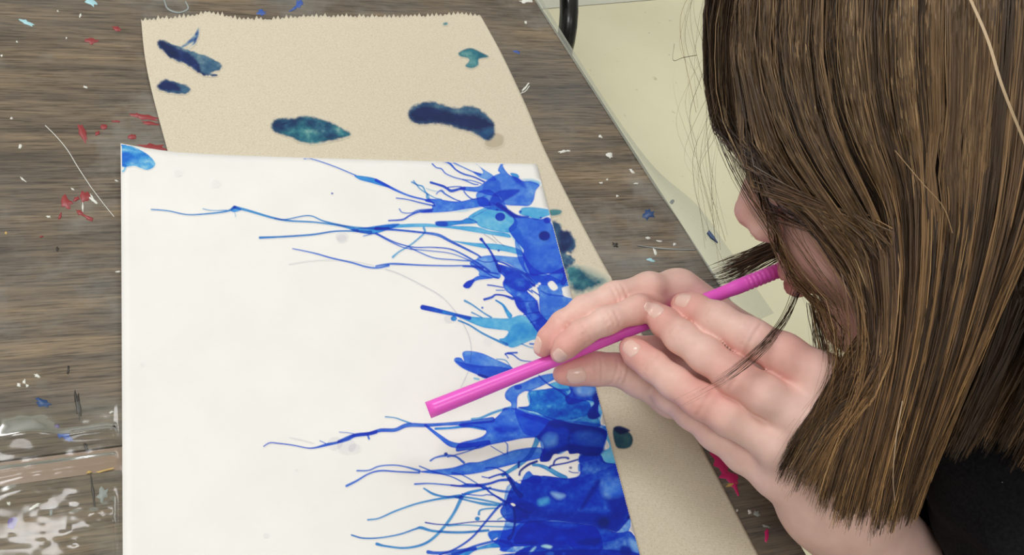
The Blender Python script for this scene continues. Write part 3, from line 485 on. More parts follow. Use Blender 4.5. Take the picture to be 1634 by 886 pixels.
# loose dry smears and a fibre on the laminate
def ribbon(path_px, wpx, z):
    p = catmull(path_px, 6); t = np.gradient(p, axis=0); t /= np.linalg.norm(t, axis=1)[:, None]; nrm = np.c_[-t[:, 1], t[:, 0]]
    wv = np.interp(np.linspace(0, 1, len(p)), np.linspace(0, 1, len(np.atleast_1d(wpx))), np.atleast_1d(wpx))/2
    a, b = p+nrm*wv[:, None], p-nrm*wv[:, None]
    A, B = on_plane(a[:, 0], a[:, 1], z), on_plane(b[:, 0], b[:, 1], z); C = on_plane(p[:, 0], p[:, 1], z+.0003); n = len(p)
    return np.vstack([A, C, B]), [[i, i+1, n+i+1, n+i] for i in range(n-1)]+[[n+i, n+i+1, 2*n+i+1, 2*n+i] for i in range(n-1)]
for pts, wd, colr in (([(72,200),(90,218),(108,240),(125,268),(146,300)], 1.3, 'w'), ([(146,300),(165,325),(182,346)], 1.2, 'w'), ([(262,0),(268,14),(285,20),(300,14),(296,2)], [2, 2.6, 2.4, 2.6, 2], 'g'), ([(1017,392),(1060,397),(1110,399)], [1, 2.2, 1.2], 'g'), ([(828,150),(838,146),(845,137)], 1.4, 'w')):
    vv, ff = ribbon(pts, wd, TABLE_Z+.0002); mesh('paint_smear', vv, ff, PM[colr], tA)
# ---------------------------------------------------------------- clear plastic film
def film_mat(name, tint, glossy, rough, body):
    q = NT(name); t = q.t
    tr = q.n('ShaderNodeBsdfTransparent'); tr.inputs[0].default_value = tint
    gl = q.n('ShaderNodeBsdfGlossy'); gl.inputs['Roughness'].default_value = rough
    df = q.n('ShaderNodeBsdfDiffuse'); df.inputs[0].default_value = rgba((214, 218, 206))
    lw = q.n('ShaderNodeFresnel'); lw.inputs[0].default_value = glossy
    bp = q.n('ShaderNodeBump', Strength=.12, Distance=.002); q.l(q.noise(world_pos(q), 60, 2), bp.inputs['Height'])
    q.l(bp.outputs[0], gl.inputs['Normal'])
    m1 = q.n('ShaderNodeMixShader'); m1.inputs[0].default_value = body; q.l(tr.outputs[0], m1.inputs[1]); q.l(df.outputs[0], m1.inputs[2])
    m2 = q.n('ShaderNodeMixShader'); q.l(lw.outputs[0], m2.inputs[0]); q.l(m1.outputs[0], m2.inputs[1]); q.l(gl.outputs[0], m2.inputs[2])
    q.l(m2.outputs[0], t.nodes['Material Output'].inputs[0]); return q.m
FILM = film_mat('clear_film', (.97, .97, .95, 1), 1.5, .15, .02); FILM2 = film_mat('clouded_film', (.92, .93, .9, 1), 1.45, .15, .34)
inner = catmull([(853,0),(895,66),(981,199),(1042,294),(1085,355),(1125,420),(1190,520)], 6)
outer = catmull([(864,-2),(914,79),(986,190),(1047,270),(1113,328),(1160,393),(1235,500)], 6)
k = len(inner); rows = []
for t_ in np.linspace(0, 1, 6):
    p = inner*(1-t_)+outer*t_; rows.append(on_plane(p[:, 0], p[:, 1], TABLE_Z+.0007-.013*max(0, t_-.3)**2))
vv = np.vstack(rows); ff = [[i*k+j, i*k+j+1, (i+1)*k+j+1, (i+1)*k+j] for i in range(5) for j in range(k-1)]
o = tag(mesh('plastic_film', vv, ff, FILM2), 'clouded clear plastic film hanging over the bare end of the work table', 'plastic film')
mesh('paint_fleck', *slab([on_plane(1128,372,TABLE_Z), on_plane(1131,368,TABLE_Z), on_plane(1139,378,TABLE_Z), on_plane(1145,388,TABLE_Z), on_plane(1134,380,TABLE_Z)], TABLE_Z-.0004, TABLE_Z+.0006), PM['n'], o, smooth=False)
# film bridging the joint between the tables: rumpled, so it catches the ceiling lights
nu, nv_ = 110, 90; P0, P1, P2, P3 = (-60, 668), (330, 612), (330, 960), (-60, 1010)
U_, V_ = np.meshgrid(np.linspace(0, 1, nu), np.linspace(0, 1, nv_))
gx = (P0[0]*(1-U_)+P1[0]*U_)*(1-V_)+(P3[0]*(1-U_)+P2[0]*U_)*V_; gy = (P0[1]*(1-U_)+P1[1]*U_)*(1-V_)+(P3[1]*(1-U_)+P2[1]*U_)*V_
z = TABLE_Z+.0006+np.zeros_like(gx)
def hump(cx, cy, sx, sy, ang, a):
    c, s_ = math.cos(math.radians(ang)), math.sin(math.radians(ang)); dx, dy = gx-cx, gy-cy
    return a*np.exp(-((dx*c+dy*s_)/sx)**2-((-dx*s_+dy*c)/sy)**2)
z += hump(40, 700, 45, 18, -8, .0035)+hump(150, 694, 60, 8, -6, .003)+hump(60, 748, 200, 5, -8, .0022)+hump(150, 835, 60, 40, -10, .003)+hump(20, 790, 40, 14, -10, .0012)+hump(250, 700, 60, 30, 0, -.0004)
z += .0011*(vnoise(gx/60, gy/34, 3)-.4)+(.0003+.0009*np.exp(-((gx-150)/55)**2-((gy-845)/45)**2))*(vnoise(gx/17, gy/11, 5)-.5)
fade = np.clip(np.minimum.reduce([U_/.02, (1-U_)/.3, V_/.06, (1-V_)/.05]), 0, 1); z = np.maximum(TABLE_Z+.0003+(z-TABLE_Z-.0003)*fade, TABLE_Z+.0003)
z = np.where(gx > 185, np.minimum(z, TABLE_Z+.0005), z)
vv = on_plane(gx.ravel(), gy.ravel(), TABLE_Z); vv[:, 2] = z.ravel()
ff = np.array([[i*nu+j, i*nu+j+1, (i+1)*nu+j+1, (i+1)*nu+j] for i in range(nv_-1) for j in range(nu-1)])
tag(mesh('plastic_film', vv, ff, FILM), 'rumpled glossy clear film covering the joint between the two tables', 'plastic film')
# ---------------------------------------------------------------- brown paper towel
q = NT('brown_paper'); v = world_pos(q)
col = q.ramp(q.noise(v, 900, 4, .6), [(.25, rgba((208, 197, 174))), (.55, rgba((217, 207, 185))), (.8, rgba((225, 217, 198)))])
fib = q.ramp(q.noise(v, 1400, 2), [(.30, (.80, .76, .70)), (.42, (1, 1, 1))])
sp = q.n('ShaderNodeTexVoronoi', Scale=330.); q.l(v, sp.inputs['Vector'])
spk = q.ramp(sp.outputs['Distance'], [(.05, (.62, .60, .58)), (.1, (1, 1, 1))])
q.l(q.mix(.35, q.mix(.8, col, fib, 'MULTIPLY'), spk, 'MULTIPLY'), q.b.inputs['Base Color']); q.b.inputs['Roughness'].default_value = .85; q.b.inputs['Specular IOR Level'].default_value = .2
mp = q.n('ShaderNodeMapping'); mp.vector_type = 'TEXTURE'; q.l(v, mp.inputs[0])
wv = q.n('ShaderNodeTexWave', Scale=260., Distortion=2.5, Detail=2.); wv.bands_direction = 'Y'; q.l(mp.outputs[0], wv.inputs['Vector'])
hmix = q.mix(.5, q.noise(v, 900, 3), wv.outputs['Color']); q.bump(hmix, .18, .0004)
TOWEL = q.m
def towel_z(px, py):
    return TABLE_Z+.0009+.0016*np.exp(-((px-1130)/120)**2-((py-800)/160)**2)*0+.0007*np.exp(-((px-240)/60)**2-((py-140)/120)**2)
left = catmull([(225,30),(231,90),(243,150),(268,243),(300,360),(340,500),(396,700),(455,900),(500,1040)], 8)
right = catmull([(768,27),(800,85),(838,165),(872,245),(930,360),(990,470),(1040,562),(1098,672),(1155,780),(1210,886),(1285,1030)], 8)
rows_ = 120; tt = np.linspace(0, 1, rows_)
def along(c, t): s_ = np.r_[0, np.cumsum(np.hypot(*np.diff(c, axis=0).T))]; return np.c_[np.interp(t*s_[-1], s_, c[:, 0]), np.interp(t*s_[-1], s_, c[:, 1])]
L_, R_ = along(left, tt), along(right, tt); nc = 160; uu = np.linspace(0, 1, nc)
gx = L_[:, :1]*(1-uu)+R_[:, :1]*uu; gy = L_[:, 1:]*(1-uu)+R_[:, 1:]*uu
tear = np.zeros(nc)                # saw-tooth torn edge
base_y = np.interp(uu*545+225, [225, 300, 335, 345, 380, 430, 480, 540, 620, 700, 740, 768], [33, 27, 19, 22, 30, 31, 27, 26, 27, 25, 22, 26])
tear = base_y-5.0*np.abs(((np.arange(nc)*.5) % 1)-.5)*2*(RNG.random(nc)*.9+.5)+2.2*RNG.random(nc)
wgt = np.clip(1-tt*9, 0, 1)[:, None]; gy = gy+(tear[None]-gy[0][None])*wgt
vv = on_plane(gx.ravel(), gy.ravel(), TABLE_Z+.0009); vv[:, 2] = towel_z(gx.ravel(), gy.ravel())
def grid_sheet(vv, nr, nc, thick):
    n = nr*nc; lo = vv.copy(); lo[:, 2] -= thick
    f = [[i*nc+j, (i+1)*nc+j, (i+1)*nc+j+1, i*nc+j+1] for i in range(nr-1) for j in range(nc-1)]
    f += [[n+a for a in reversed(x)] for x in f]
    bd = [j for j in range(nc)]+[i*nc+nc-1 for i in range(1, nr)]+[(nr-1)*nc+j for j in range(nc-2, -1, -1)]+[i*nc for i in range(nr-2, 0, -1)]
    f += [[bd[i], bd[(i+1) % len(bd)], n+bd[(i+1) % len(bd)], n+bd[i]] for i in range(len(bd))]
    return np.vstack([vv, lo]), np.array(f)
towel = tag(mesh('paper_towel', *grid_sheet(vv, rows_, nc, .0003), TOWEL), 'brown paper towel with a torn edge and ink stains, under the painting', 'paper towel')
# ---------------------------------------------------------------- the painted sheet
q = NT('drawing_paper'); v = world_pos(q)
q.l(q.ramp(q.noise(v, 30, 5), [(.3, rgba((238, 236, 232))), (.7, rgba((243, 241, 237)))]), q.b.inputs['Base Color']); q.b.inputs['Roughness'].default_value = .8; q.b.inputs['Specular IOR Level'].default_value = .2
q.bump(q.noise(v, 1200, 3), .12, .0003)
SHEET = q.m; PAPER_RGB = np.array(s2l_((241, 239, 235)))
SZ = TABLE_Z+.0024
cTL = on_plane(193, 235, SZ); cTR = on_plane(857, 262, SZ)
dL = on_plane(196, 886, SZ)-cTL; dL /= np.linalg.norm(dL); dR = on_plane(1022, 886, SZ)-cTR; dR /= np.linalg.norm(dR)
cBL, cBR = cTL+dL*.305, cTR+dR*.305
def sheet_z(p):
    d = np.linalg.norm(p[:, :2]-cTL[:2], axis=1); k = np.clip(1-d/.055, 0, 1)
    e = cTL+dL*.2; de = np.abs((p[:, :2]-cTL[:2]) @ np.array([dL[1], -dL[0]])); kk = np.clip(1-de/.012, 0, 1)
    return SZ+.0022*k*k+.0006*kk
nr, nc = 60, 60; U_, V_ = np.meshgrid(np.linspace(0, 1, nc), np.linspace(0, 1, nr)); U_ = U_[..., None]; V_ = V_[..., None]
sag = np.array([on_plane(*p, SZ)-on_plane(p[0], 235+(p[0]-193)*27/664, SZ) for p in ((193,235),(230,239),(268,243.5),(350,247),(500,252),(700,257.5),(857,262))])
su = np.interp(np.linspace(0, 1, nc), [0, .055, .113, .236, .462, .763, 1], np.arange(7)); sg = np.stack([np.interp(su, np.arange(7), sag[:, i]) for i in range(3)], -1)
vv = ((cTL*(1-U_)+cTR*U_)*(1-V_)+(cBL*(1-U_)+cBR*U_)*V_+sg[None]*np.clip(1-V_*3, 0, 1)).reshape(-1, 3)
vv[:, 2] = sheet_z(vv)
sheet = tag(mesh('painted_sheet', *grid_sheet(vv, nr, nc, .0005), SHEET), 'white drawing paper covered with blown blue ink splatters along one side', 'painting')
q = NT('ink'); a = q.n('ShaderNodeVertexColor', layer_name='tint'); q.l(a.outputs[0], q.b.inputs['Base Color']); q.b.inputs['Roughness'].default_value = .62; q.b.inputs['Specular IOR Level'].default_value = .25
INK = q.m
def ink_mesh(name, c, parent, base, zfun, inside, lift, thr=.004):
    X_, Y_ = np.meshgrid(np.arange(c.w)+c.x0, np.arange(c.h)+c.y0)
    dark = (1-c.c.min(-1)) > thr
    dark &= inside(X_, Y_)
    cell = dark[:-1, :-1] | dark[1:, :-1] | dark[:-1, 1:] | dark[1:, 1:]
    cell &= inside(X_, Y_)[:-1, :-1] & inside(X_, Y_)[1:, 1:] & inside(X_, Y_)[1:, :-1] & inside(X_, Y_)[:-1, 1:]
    iy, ix = np.nonzero(cell); w_ = c.w
    q4 = np.stack([iy*w_+ix, (iy+1)*w_+ix, (iy+1)*w_+ix+1, iy*w_+ix+1], -1)
    used, inv = np.unique(q4, return_inverse=True)
    px_, py_ = X_.ravel()[used].astype(float), Y_.ravel()[used].astype(float)
    P = on_plane(px_, py_, zfun(None) if callable(zfun) and zfun.__code__.co_argcount == 1 and False else SZ if parent is sheet else TABLE_Z+.0009)
    P[:, 2] = (sheet_z(P) if parent is sheet else towel_z(px_, py_))+lift
    return mesh(name, P, inv.reshape(q4.shape), INK, parent, cols=c.c.reshape(-1, 3)[used]*base)
def in_sheet(x, y): return (x < 857+(y-262)*(1022-857)/(886-262)-.6) & (y > np.interp(x, [193,230,268,350,500,700,857], [236,240,244.5,248,253,258.5,263])) & (x > 194+(y-240)*.003)
CV = paint_sheet()
full = CV.c.copy()
corner = np.zeros(full.shape[:2], bool); corner[:70, :70] = True
CV.c = np.where(corner[..., None], 1., full)
o = ink_mesh('ink_splatter', CV, sheet, PAPER_RGB, None, in_sheet, .00012); o['label'] = 'branching blue ink splatter blown across the sheet'
CV.c = np.where(corner[..., None], full, 1.)
o = ink_mesh('brush_mark', CV, sheet, PAPER_RGB, None, in_sheet, .00012); o['label'] = 'short light blue brush mark in the corner of the sheet'
TB = np.array(s2l_((216, 206, 184)))
for nm, c in stain_canvases():
    ink_mesh(nm, c, towel, TB, None, lambda x, y: (x > 226) & (y > 34), .00015, .03)
# ---------------------------------------------------------------- chair beyond the table
BLACK = plain('black_tube', (20, 20, 22), .3, 0., .5, .3); SEATM = plain('black_shell', (30, 30, 32), .5)
ch_o = on_plane(905, 55, .36)
B0 = at(922, 24, 1.21); hz = B0[2]
chair = tag(empty('school_chair', (B0[0]-.19, B0[1]+.2, 0)), 'chair with a bent black tube frame standing on the yellow floor past the table', 'chair')
bd_ = np.array([math.cos(math.radians(100)), math.sin(math.radians(100)), 0]); sd_ = np.array([-bd_[1], bd_[0], 0])
def rail(off):
    b = B0+sd_*off
    p = [b+bd_*.40, b+bd_*.25, b+bd_*.08]+[b+bd_*(.08-.08*math.sin(a))+np.array([0, 0, -.08*(1-math.cos(a))]) for a in np.linspace(.25, math.pi/2, 7)]+[b+np.array([0, 0, -.2])-bd_*.01, (b-bd_*.03)*np.array([1, 1, 0])+np.array([0, 0, .004])]
    return p
for off in (0, .38):
    vv, ff = tube(rail(off), .0125, 14); mesh('leg', vv, ff, BLACK, chair)
    b = B0+sd_*off+bd_*.38
    vv, ff = tube([b*np.array([1, 1, 0])+bd_*.06+np.array([0, 0, .004]), b+bd_*.02, b+np.array([0, 0, .06]), b+bd_*.03+np.array([0, 0, .2]), b+bd_*.07+np.array([0, 0, .36])], .0125, 14); mesh('leg', vv, ff, BLACK, chair)
c_ = B0+sd_*.19; vv, ff = slab([c_+bd_*.02-sd_*.17, c_+bd_*.02+sd_*.17, c_+bd_*.38+sd_*.19, c_+bd_*.38-sd_*.19], hz+.010, hz+.022); mesh('seat', vv, ff, SEATM, chair, smooth=False)
bk = [c_+bd_*.405+sd_*(.19*s_)+bd_*(.02*(1-s_*s_)) for s_ in np.linspace(-1, 1, 9)]; n_ = 9
vv = np.array([p+np.array([0, 0, h_])+bd_*((h_-.2)*.25+t_) for t_ in (0, .012) for h_ in (.2, .36) for p in bk])
ff = [[i, i+1, n_+i+1, n_+i] for i in range(8)]+[[18+n_+i, 18+n_+i+1, 18+i+1, 18+i] for i in range(8)]+[[n_+i, n_+i+1, 27+i+1, 27+i] for i in range(8)]+[[18+i, 18+i+1, i+1, i] for i in range(8)]+[[0, n_, 27, 18], [8, 26, 35, 17]]
mesh('backrest', vv, ff, SEATM, chair)
# ---------------------------------------------------------------- person (built in camera axes, then turned into the room)
def cone(P, a, b, ra, rb):
    ab = b-a; t = np.clip(((P-a) @ ab)/(ab@ab), 0, 1)
    return np.linalg.norm(P-a-t[..., None]*ab, axis=-1)-(ra+(rb-ra)*t)
def smin(a, b, k):
    h = np.clip(.5+.5*(b-a)/k, 0, 1); return b+(a-b)*h-k*h*(1-h)
def ell(P, c, r):
    q = (P-c)/r; k0 = np.linalg.norm(q, axis=-1); k1 = np.linalg.norm(q/r, axis=-1); return k0*(k0-1)/np.maximum(k1, 1e-9)
def surf(fn, lo, hi, h, block=20):
    lo = np.array(lo, float); n = np.ceil((np.array(hi)-lo)/h).astype(int)+1
    F = np.full(n, 1., np.float32)
    ax = [lo[i]+np.arange(n[i])*h for i in range(3)]
    for i in range(0, n[0], block):
        for j in range(0, n[1], block):
            for k in range(0, n[2], block):
                sx, sy, sz = ax[0][i:i+block], ax[1][j:j+block], ax[2][k:k+block]
                c = np.array([[sx.mean(), sy.mean(), sz.mean()]]); rad = .5*math.sqrt((sx[-1]-sx[0])**2+(sy[-1]-sy[0])**2+(sz[-1]-sz[0])**2)
                d = fn(c)[0]
                if abs(d) > rad*1.15+.006: F[i:i+block, j:j+block, k:k+block] = d; continue
                P = np.stack(np.meshgrid(sx, sy, sz, indexing='ij'), -1).reshape(-1, 3)
                F[i:i+block, j:j+block, k:k+block] = fn(P).reshape(len(sx), len(sy), len(sz))
    I = F < 0
    cnt = sum(I[a:n[0]-1+a, b:n[1]-1+b, c:n[2]-1+c].astype(np.int8) for a in (0, 1) for b in (0, 1) for c in (0, 1))
    ci = np.argwhere((cnt > 0) & (cnt < 8)); idx = np.full(n-1, -1, np.int64); idx[tuple(ci.T)] = np.arange(len(ci))
    acc = np.zeros((len(ci), 3)); num = np.zeros(len(ci))
    cor = [(a, b, c) for a in (0, 1) for b in (0, 1) for c in (0, 1)]
    for a in cor:
        for ax_ in range(3):
            if a[ax_]: continue
            b = list(a); b[ax_] = 1; b = tuple(b)
            fa = F[tuple((ci+a).T)].astype(float); fb = F[tuple((ci+b).T)].astype(float); m = (fa < 0) != (fb < 0)
            t = np.where(m, fa/np.where(m, fa-fb, 1), 0)
            p = np.tile(np.array(a, float), (len(ci), 1)); p[:, ax_] += t
            acc[m] += p[m]; num[m] += 1
    V = lo+(ci+acc/num[:, None])*h
    Q = []
    for ax_ in range(3):
        o1, o2 = [(1, 2), (2, 0), (0, 1)][ax_]
        s0 = [slice(None)]*3; s1 = [slice(None)]*3; s0[ax_] = slice(0, -1); s1[ax_] = slice(1, None)
        ch = I[tuple(s0)] != I[tuple(s1)]; e = np.argwhere(ch)
        e = e[(e[:, o1] > 0) & (e[:, o2] > 0) & (e[:, o1] < n[o1]-1) & (e[:, o2] < n[o2]-1)]
        d1 = np.zeros(3, int); d1[o1] = 1; d2 = np.zeros(3, int); d2[o2] = 1
        qd = np.stack([idx[tuple((e-d1-d2).T)], idx[tuple((e-d2).T)], idx[tuple(e.T)], idx[tuple((e-d1).T)]], -1)
        fl_ = ~I[tuple(e.T)]; qd[fl_] = qd[fl_][:, ::-1]; Q.append(qd)
    return V, np.vstack(Q)
def CP(px, py, d): return cam_pt(px, py, d)
def chain(pts):      # (px, py, depth, radius px) -> joints and radii
    return [CP(*p[:3]) for p in pts], [p[3]*p[2]/FPX for p in pts]
# straw axis
tip_d = float(np.linalg.norm(on_plane(683, 655)-CAMLOC)); ray_ = cam_pt(683, 655, 1.); tip_d = tip_d/np.linalg.norm(ray_)*(1-.026/CAM_H)
ST0, ST1 = cam_pt(683, 655, tip_d), cam_pt(1262, 424, .430)
def straw_depth(px):  # depth along the straw near an image column
    t = np.linspace(0, 1, 200)[:, None]; P = ST0+(ST1-ST0)*t; u = CX+FPX*P[:, 0]/-P[:, 2]; return float(np.interp(px, u, -P[:, 2]))
# joints: (px, py, depth, radius px)
HR = dict(  # the hand that pinches the straw
 index=[(893,565,.4045,15),(905,551,.402,18),(928,532,.402,19.5),(968,512,.404,20.5),(1018,494,.409,21.5),(1062,473,.436,23)],
 middle=[(866,556,.412,14.5),(877,540,.411,17.5),(898,517,.411,19),(932,494,.413,20.5),(980,473,.417,21.5),(1035,459,.423,23),(1085,462,.434,27)],
 thumb=[(899,597,.420,17),(918,593,.420,21),(952,589,.421,25),(985,590,.422,24),(1020,603,.425,29),(1075,630,.432,34)],
 ring=[(1000,500,.452,18),(1040,470,.450,20),(1090,478,.446,24)],
 heel=[(1010,556,.447,22),(1048,570,.446,32),(1100,590,.448,38),(1150,600,.452,40)])
HL = dict(  # the hand laid over it
 index=[(1090,487,.410,20),(1108,493,.406,23),(1143,511,.396,28),(1197,539,.388,30),(1250,566,.384,33),(1315,606,.382,38)],
 middle=[(1045,499,.409,18),(1060,514,.405,22),(1086,537,.396,25),(1125,566,.389,27),(1170,599,.383,29),(1218,629,.380,31),(1290,670,.380,38)],
 ring=[(1004,554,.406,16),(1017,565,.404,21),(1042,584,.400,23),(1076,611,.394,25),(1118,640,.388,27),(1162,667,.385,27),(1245,715,.385,32)],
 little=[(1040,617,.424,15),(1066,636,.416,19),(1100,661,.407,21),(1140,694,.401,23),(1185,728,.398,25),(1236,758,.396,30)])
def finger_field(P, pts, k=.004):
    J, R = chain(pts); d = None
    for a, b, ra, rb in zip(J[:-1], J[1:], R[:-1], R[1:]):
        c = cone(P, a, b, ra, rb); d = c if d is None else smin(d, c, k)
    return d
def hull(P, items, k):
    d = None
    for a, b, ra, rb in items:
        c = cone(P, a, b, ra, rb); d = c if d is None else smin(d, c, k)
    return d
def last(H, f): p = H[f][-1]; return CP(*p[:3]), p[3]*p[2]/FPX
WL, WLr = CP(1338, 800, .408), .0205; EL = CP(1640, 1150, .452)
FAL = WL+(EL-WL)*.42
WR_, WRr = CP(1240, 620, .462), .019; ER = CP(1500, 800, .50); 
def palm_field(P, H, wrist, wr, fs, k=.012):
    it = []
    for f in fs:
        m, r = last(H, f); it.append((m, wrist+(m-wrist)*.25, r, wr*.72))
    it.append((wrist+(last(H, fs[0])[0]-wrist)*.3, wrist, wr*.8, wr)); return hull(P, it, k)
def hand_field(P, H, wrist, wr, fs, elbow, er, thumb=False):
    pal = palm_field(P, H, wrist, wr, fs); pal = smin(pal, cone(P, wrist, elbow, wr, er), .012)
    if thumb:
        m, r = last(H, 'thumb'); pal = smin(pal, cone(P, m, wrist+(m-wrist)*.3, r, r*1.05), .014)
    d = pal
    for f in H:
        d = smin(d, smin(pal, finger_field(P, H[f]), .006), .0016)
    return d
def wrinkle(P, d):   # knuckle folds across the back of each long finger
    out = np.zeros(len(P))
    for H, fs in ((HL, ('index', 'middle', 'ring')), (HR, ('index', 'middle', 'thumb'))):
        for f in fs:
            J, R = chain(H[f])
            n_ = len(J)
            for ji in ((2, n_-3) if n_ > 5 else (2,)):
                ax_ = J[ji+1]-J[ji-1]; ax_ /= np.linalg.norm(ax_); v_ = P-J[ji]; s_ = v_@ax_; rr = np.linalg.norm(v_-s_[:, None]*ax_, axis=1)
                m = np.exp(-(np.maximum(rr-R[ji]*1.25, 0)/.0015)**2)*np.clip((v_[:, 2]/R[ji]-.5)/.3, 0, 1)
                sw = s_+.0006*np.sin(rr*900)
                out += m*.0007*sum(np.exp(-((sw-o)/.00055)**2) for o in ((-.0024, 0, .0026) if ji > 2 else (-.0012, .0012)))
    return out
def hands(P):
    dl = hand_field(P, HL, WL, WLr, ('index', 'middle', 'ring', 'little'), FAL, .023)
    dr = hand_field(P, HR, WR_, WRr, ('index', 'middle', 'ring'), WR_+(ER-WR_)*.35, .022, True)
    d = smin(dl, dr, .001)
    m = np.abs(d) < .003
    if m.any(): d[m] += wrinkle(P[m], None)
    return d
# head frame
HF = np.array([-.8355, -.1229, -.5356]); HU = np.array([-.3577, .8614, .3605]); HLf = np.array([-.4171, -.4928, .7637]); HO = np.array([.1880, .0603, -.3589])
HB = np.stack([HF, HU, HLf])
def hp(f, u, l): return HO+f*HF+u*HU+l*HLf
def head(P):
    Q = (P-HO) @ HB.T; A = np.abs(Q[:, 2]); S2 = np.c_[Q[:, :2], A]
    mm = lambda *v_: np.array(v_)*.001
    d = ell(S2, mm(-6, 38, 0), mm(92, 78, 71))
    d = smin(d, ell(S2, mm(36, -16, 0), mm(49, 70, 55)), .02)
    d = smin(d, cone(S2, mm(2, -40, 46), mm(66, -79, 12), .014, .013), .022)
    d = smin(d, ell(S2, mm(74, -78, 0), mm(15, 13, 17)), .012)
    d = smin(d, ell(S2, mm(60, -28, 30), mm(24, 24, 22)), .015)
    d = smin(d, cone(S2, mm(87, 10, 0), mm(104, -20, 0), .0058, .0085), .008)
    d = smin(d, ell(S2, mm(96, -26, 9), mm(9, 6.5, 6.5)), .005)
    d = smin(d, ell(S2, mm(88, -42, 0), mm(10, 10, 16)), .008)
    d = smin(d, cone(S2, mm(80, 20, 12), mm(76, 18, 40), .008, .006), .01)
    d = np.maximum(d, -(ell(S2, mm(95, 2, 31), mm(11, 8, 13))))
    d = smin(d, ell(S2, mm(76, 1, 31), mm(10, 8.5, 12)), .003)
    d = smin(d, ell(S2, mm(93, -50, 0), mm(9, 4.6, 13)), .003); d = smin(d, ell(S2, mm(91.5, -59, 0), mm(9, 5, 12)), .003)
    ax0 = (ST1-ST0)/np.linalg.norm(ST1-ST0); d = np.maximum(d, -cone(P, ST1-ax0*.03, ST1+ax0*.002, .0037, .0037))
    e = ell(S2, mm(-8, -6, 73), mm(17, 27, 6)); e = smin(e, ell(S2, mm(-3, -30, 72), mm(8, 10, 5)), .006); e = np.maximum(e, -ell(S2, mm(-5, -4, 80), mm(10, 18, 5)))
    d = smin(d, e, .005)
    return d
NECK = hp(-.058, -.118, 0)
BACKH = np.array([.915, -.402, .02]); DOWN = -N; TD = .8*DOWN+.6*BACKH; LH = np.cross(N, -BACKH); LH /= np.linalg.norm(LH)
CHEST = NECK+.13*TD+BACKH*.02; PELV = NECK+.37*TD; SHL = CP(1730, 770, .378); SHR = NECK+.05*TD-LH*.135
def body_low(P):
    d = smin(head(P), cone(P, hp(-.022, -.035, 0), NECK, .047, .046), .02)
    t = cone(P, NECK+.05*TD, PELV, .07, .09); d = smin(d, t, .05)
    for sh, el in ((SHL, EL), (SHR, ER)):
        d = smin(d, cone(P, NECK+.04*TD, sh, .045, .038), .04); d = smin(d, cone(P, sh, el, .037, .028), .02)
    d = smin(d, cone(P, EL, WL+(EL-WL)*.28, .027, .0225), .01); d = smin(d, cone(P, ER, WR_+(ER-WR_)*.3, .027, .022), .01)
    return d
def shirt_f(P):
    t = smin(cone(P, NECK+.055*TD+LH*.05, PELV+LH*.04, .078, .095), cone(P, NECK+.055*TD-LH*.05, PELV-LH*.04, .078, .095), .05)
    t = smin(t, cone(P, NECK+.01*TD, NECK+.05*TD, .056, .07), .03)
    CL = WL+(EL-WL)*.335; CR_ = WR_+(ER-WR_)*.3
    for sh, el, cf in ((SHL, EL, CL), (SHR, ER, CR_)):
        t = smin(t, cone(P, NECK+.05*TD, sh, .058, .05), .045); t = smin(t, cone(P, sh, el, .051, .04), .025)
        arm = cone(P, el, cf, .040, .0305); ax_ = (cf-el)/np.linalg.norm(cf-el); arm = np.maximum(arm, (P-cf)@ax_)
        t = smin(t, arm, .012)
    f_ = .0022*np.sin(P[:, 0]*130+P[:, 1]*90+2*np.sin(P[:, 2]*60))+.0014*np.sin(P[:, 1]*260-P[:, 0]*120+P[:, 2]*100)
    t = t+f_
    return np.maximum(t, -cone(P, NECK-.08*TD, NECK+.012*TD, .06, .051))
V1, Q1 = surf(hands, (-.01, -.19, -.505), (.245, .02, -.355), .0009)
V2, Q2 = surf(body_low, (.03, -.36, -.70), (.62, .23, -.20), .0026)
skin_j = [(CP(*HL[f][i][:3]), .012) for f in ('index', 'middle', 'ring') for i in (0, 1, 4)]+[(CP(*HR[f][i][:3]), .011) for f in HR for i in (0, 1)]  # flush at tips and knuckles; stronger left-hand red paints in its pinkish shade
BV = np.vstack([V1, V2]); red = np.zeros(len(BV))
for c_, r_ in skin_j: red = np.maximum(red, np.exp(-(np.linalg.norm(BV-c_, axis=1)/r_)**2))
for c_, r_ in ((hp(.108, -.022, 0), .016), (hp(.07, -.03, .04), .03)): red = np.maximum(red, .6*np.exp(-(np.linalg.norm(BV-c_, axis=1)/r_)**2))
lip = np.exp(-(np.linalg.norm((BV-hp(.098, -.0545, 0))/1., axis=1)/.013)**4)
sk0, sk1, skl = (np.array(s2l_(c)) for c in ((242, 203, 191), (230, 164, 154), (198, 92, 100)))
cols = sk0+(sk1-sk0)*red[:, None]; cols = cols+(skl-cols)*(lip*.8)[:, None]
q = NT('skin'); a = q.n('ShaderNodeVertexColor', layer_name='tint'); v = world_pos(q)
mot = q.ramp(q.noise(v, 130, 4), [(.3, (.93, .90, .89)), (.7, (1.03, 1.03, 1.03))])
q.l(q.mix(1., a.outputs[0], mot, 'MULTIPLY'), q.b.inputs['Base Color']); q.b.inputs['Roughness'].default_value = .48; q.b.inputs['Specular IOR Level'].default_value = .35
q.b.inputs['Subsurface Weight'].default_value = .12; q.b.inputs['Subsurface Radius'].default_value = (1., .35, .2); q.b.inputs['Subsurface Scale'].default_value = .004
q.bump(q.noise(v, 900, 3), .12, .0004)
SKIN = q.m
FT = w(PELV); person = tag(empty('person', (FT[0], FT[1], 0)), 'person in a black top with long brown hair blowing paint through a straw', 'person')
body = mesh('body', w(BV), np.vstack([Q1, Q2+len(V1)]), SKIN, person, cols=cols)
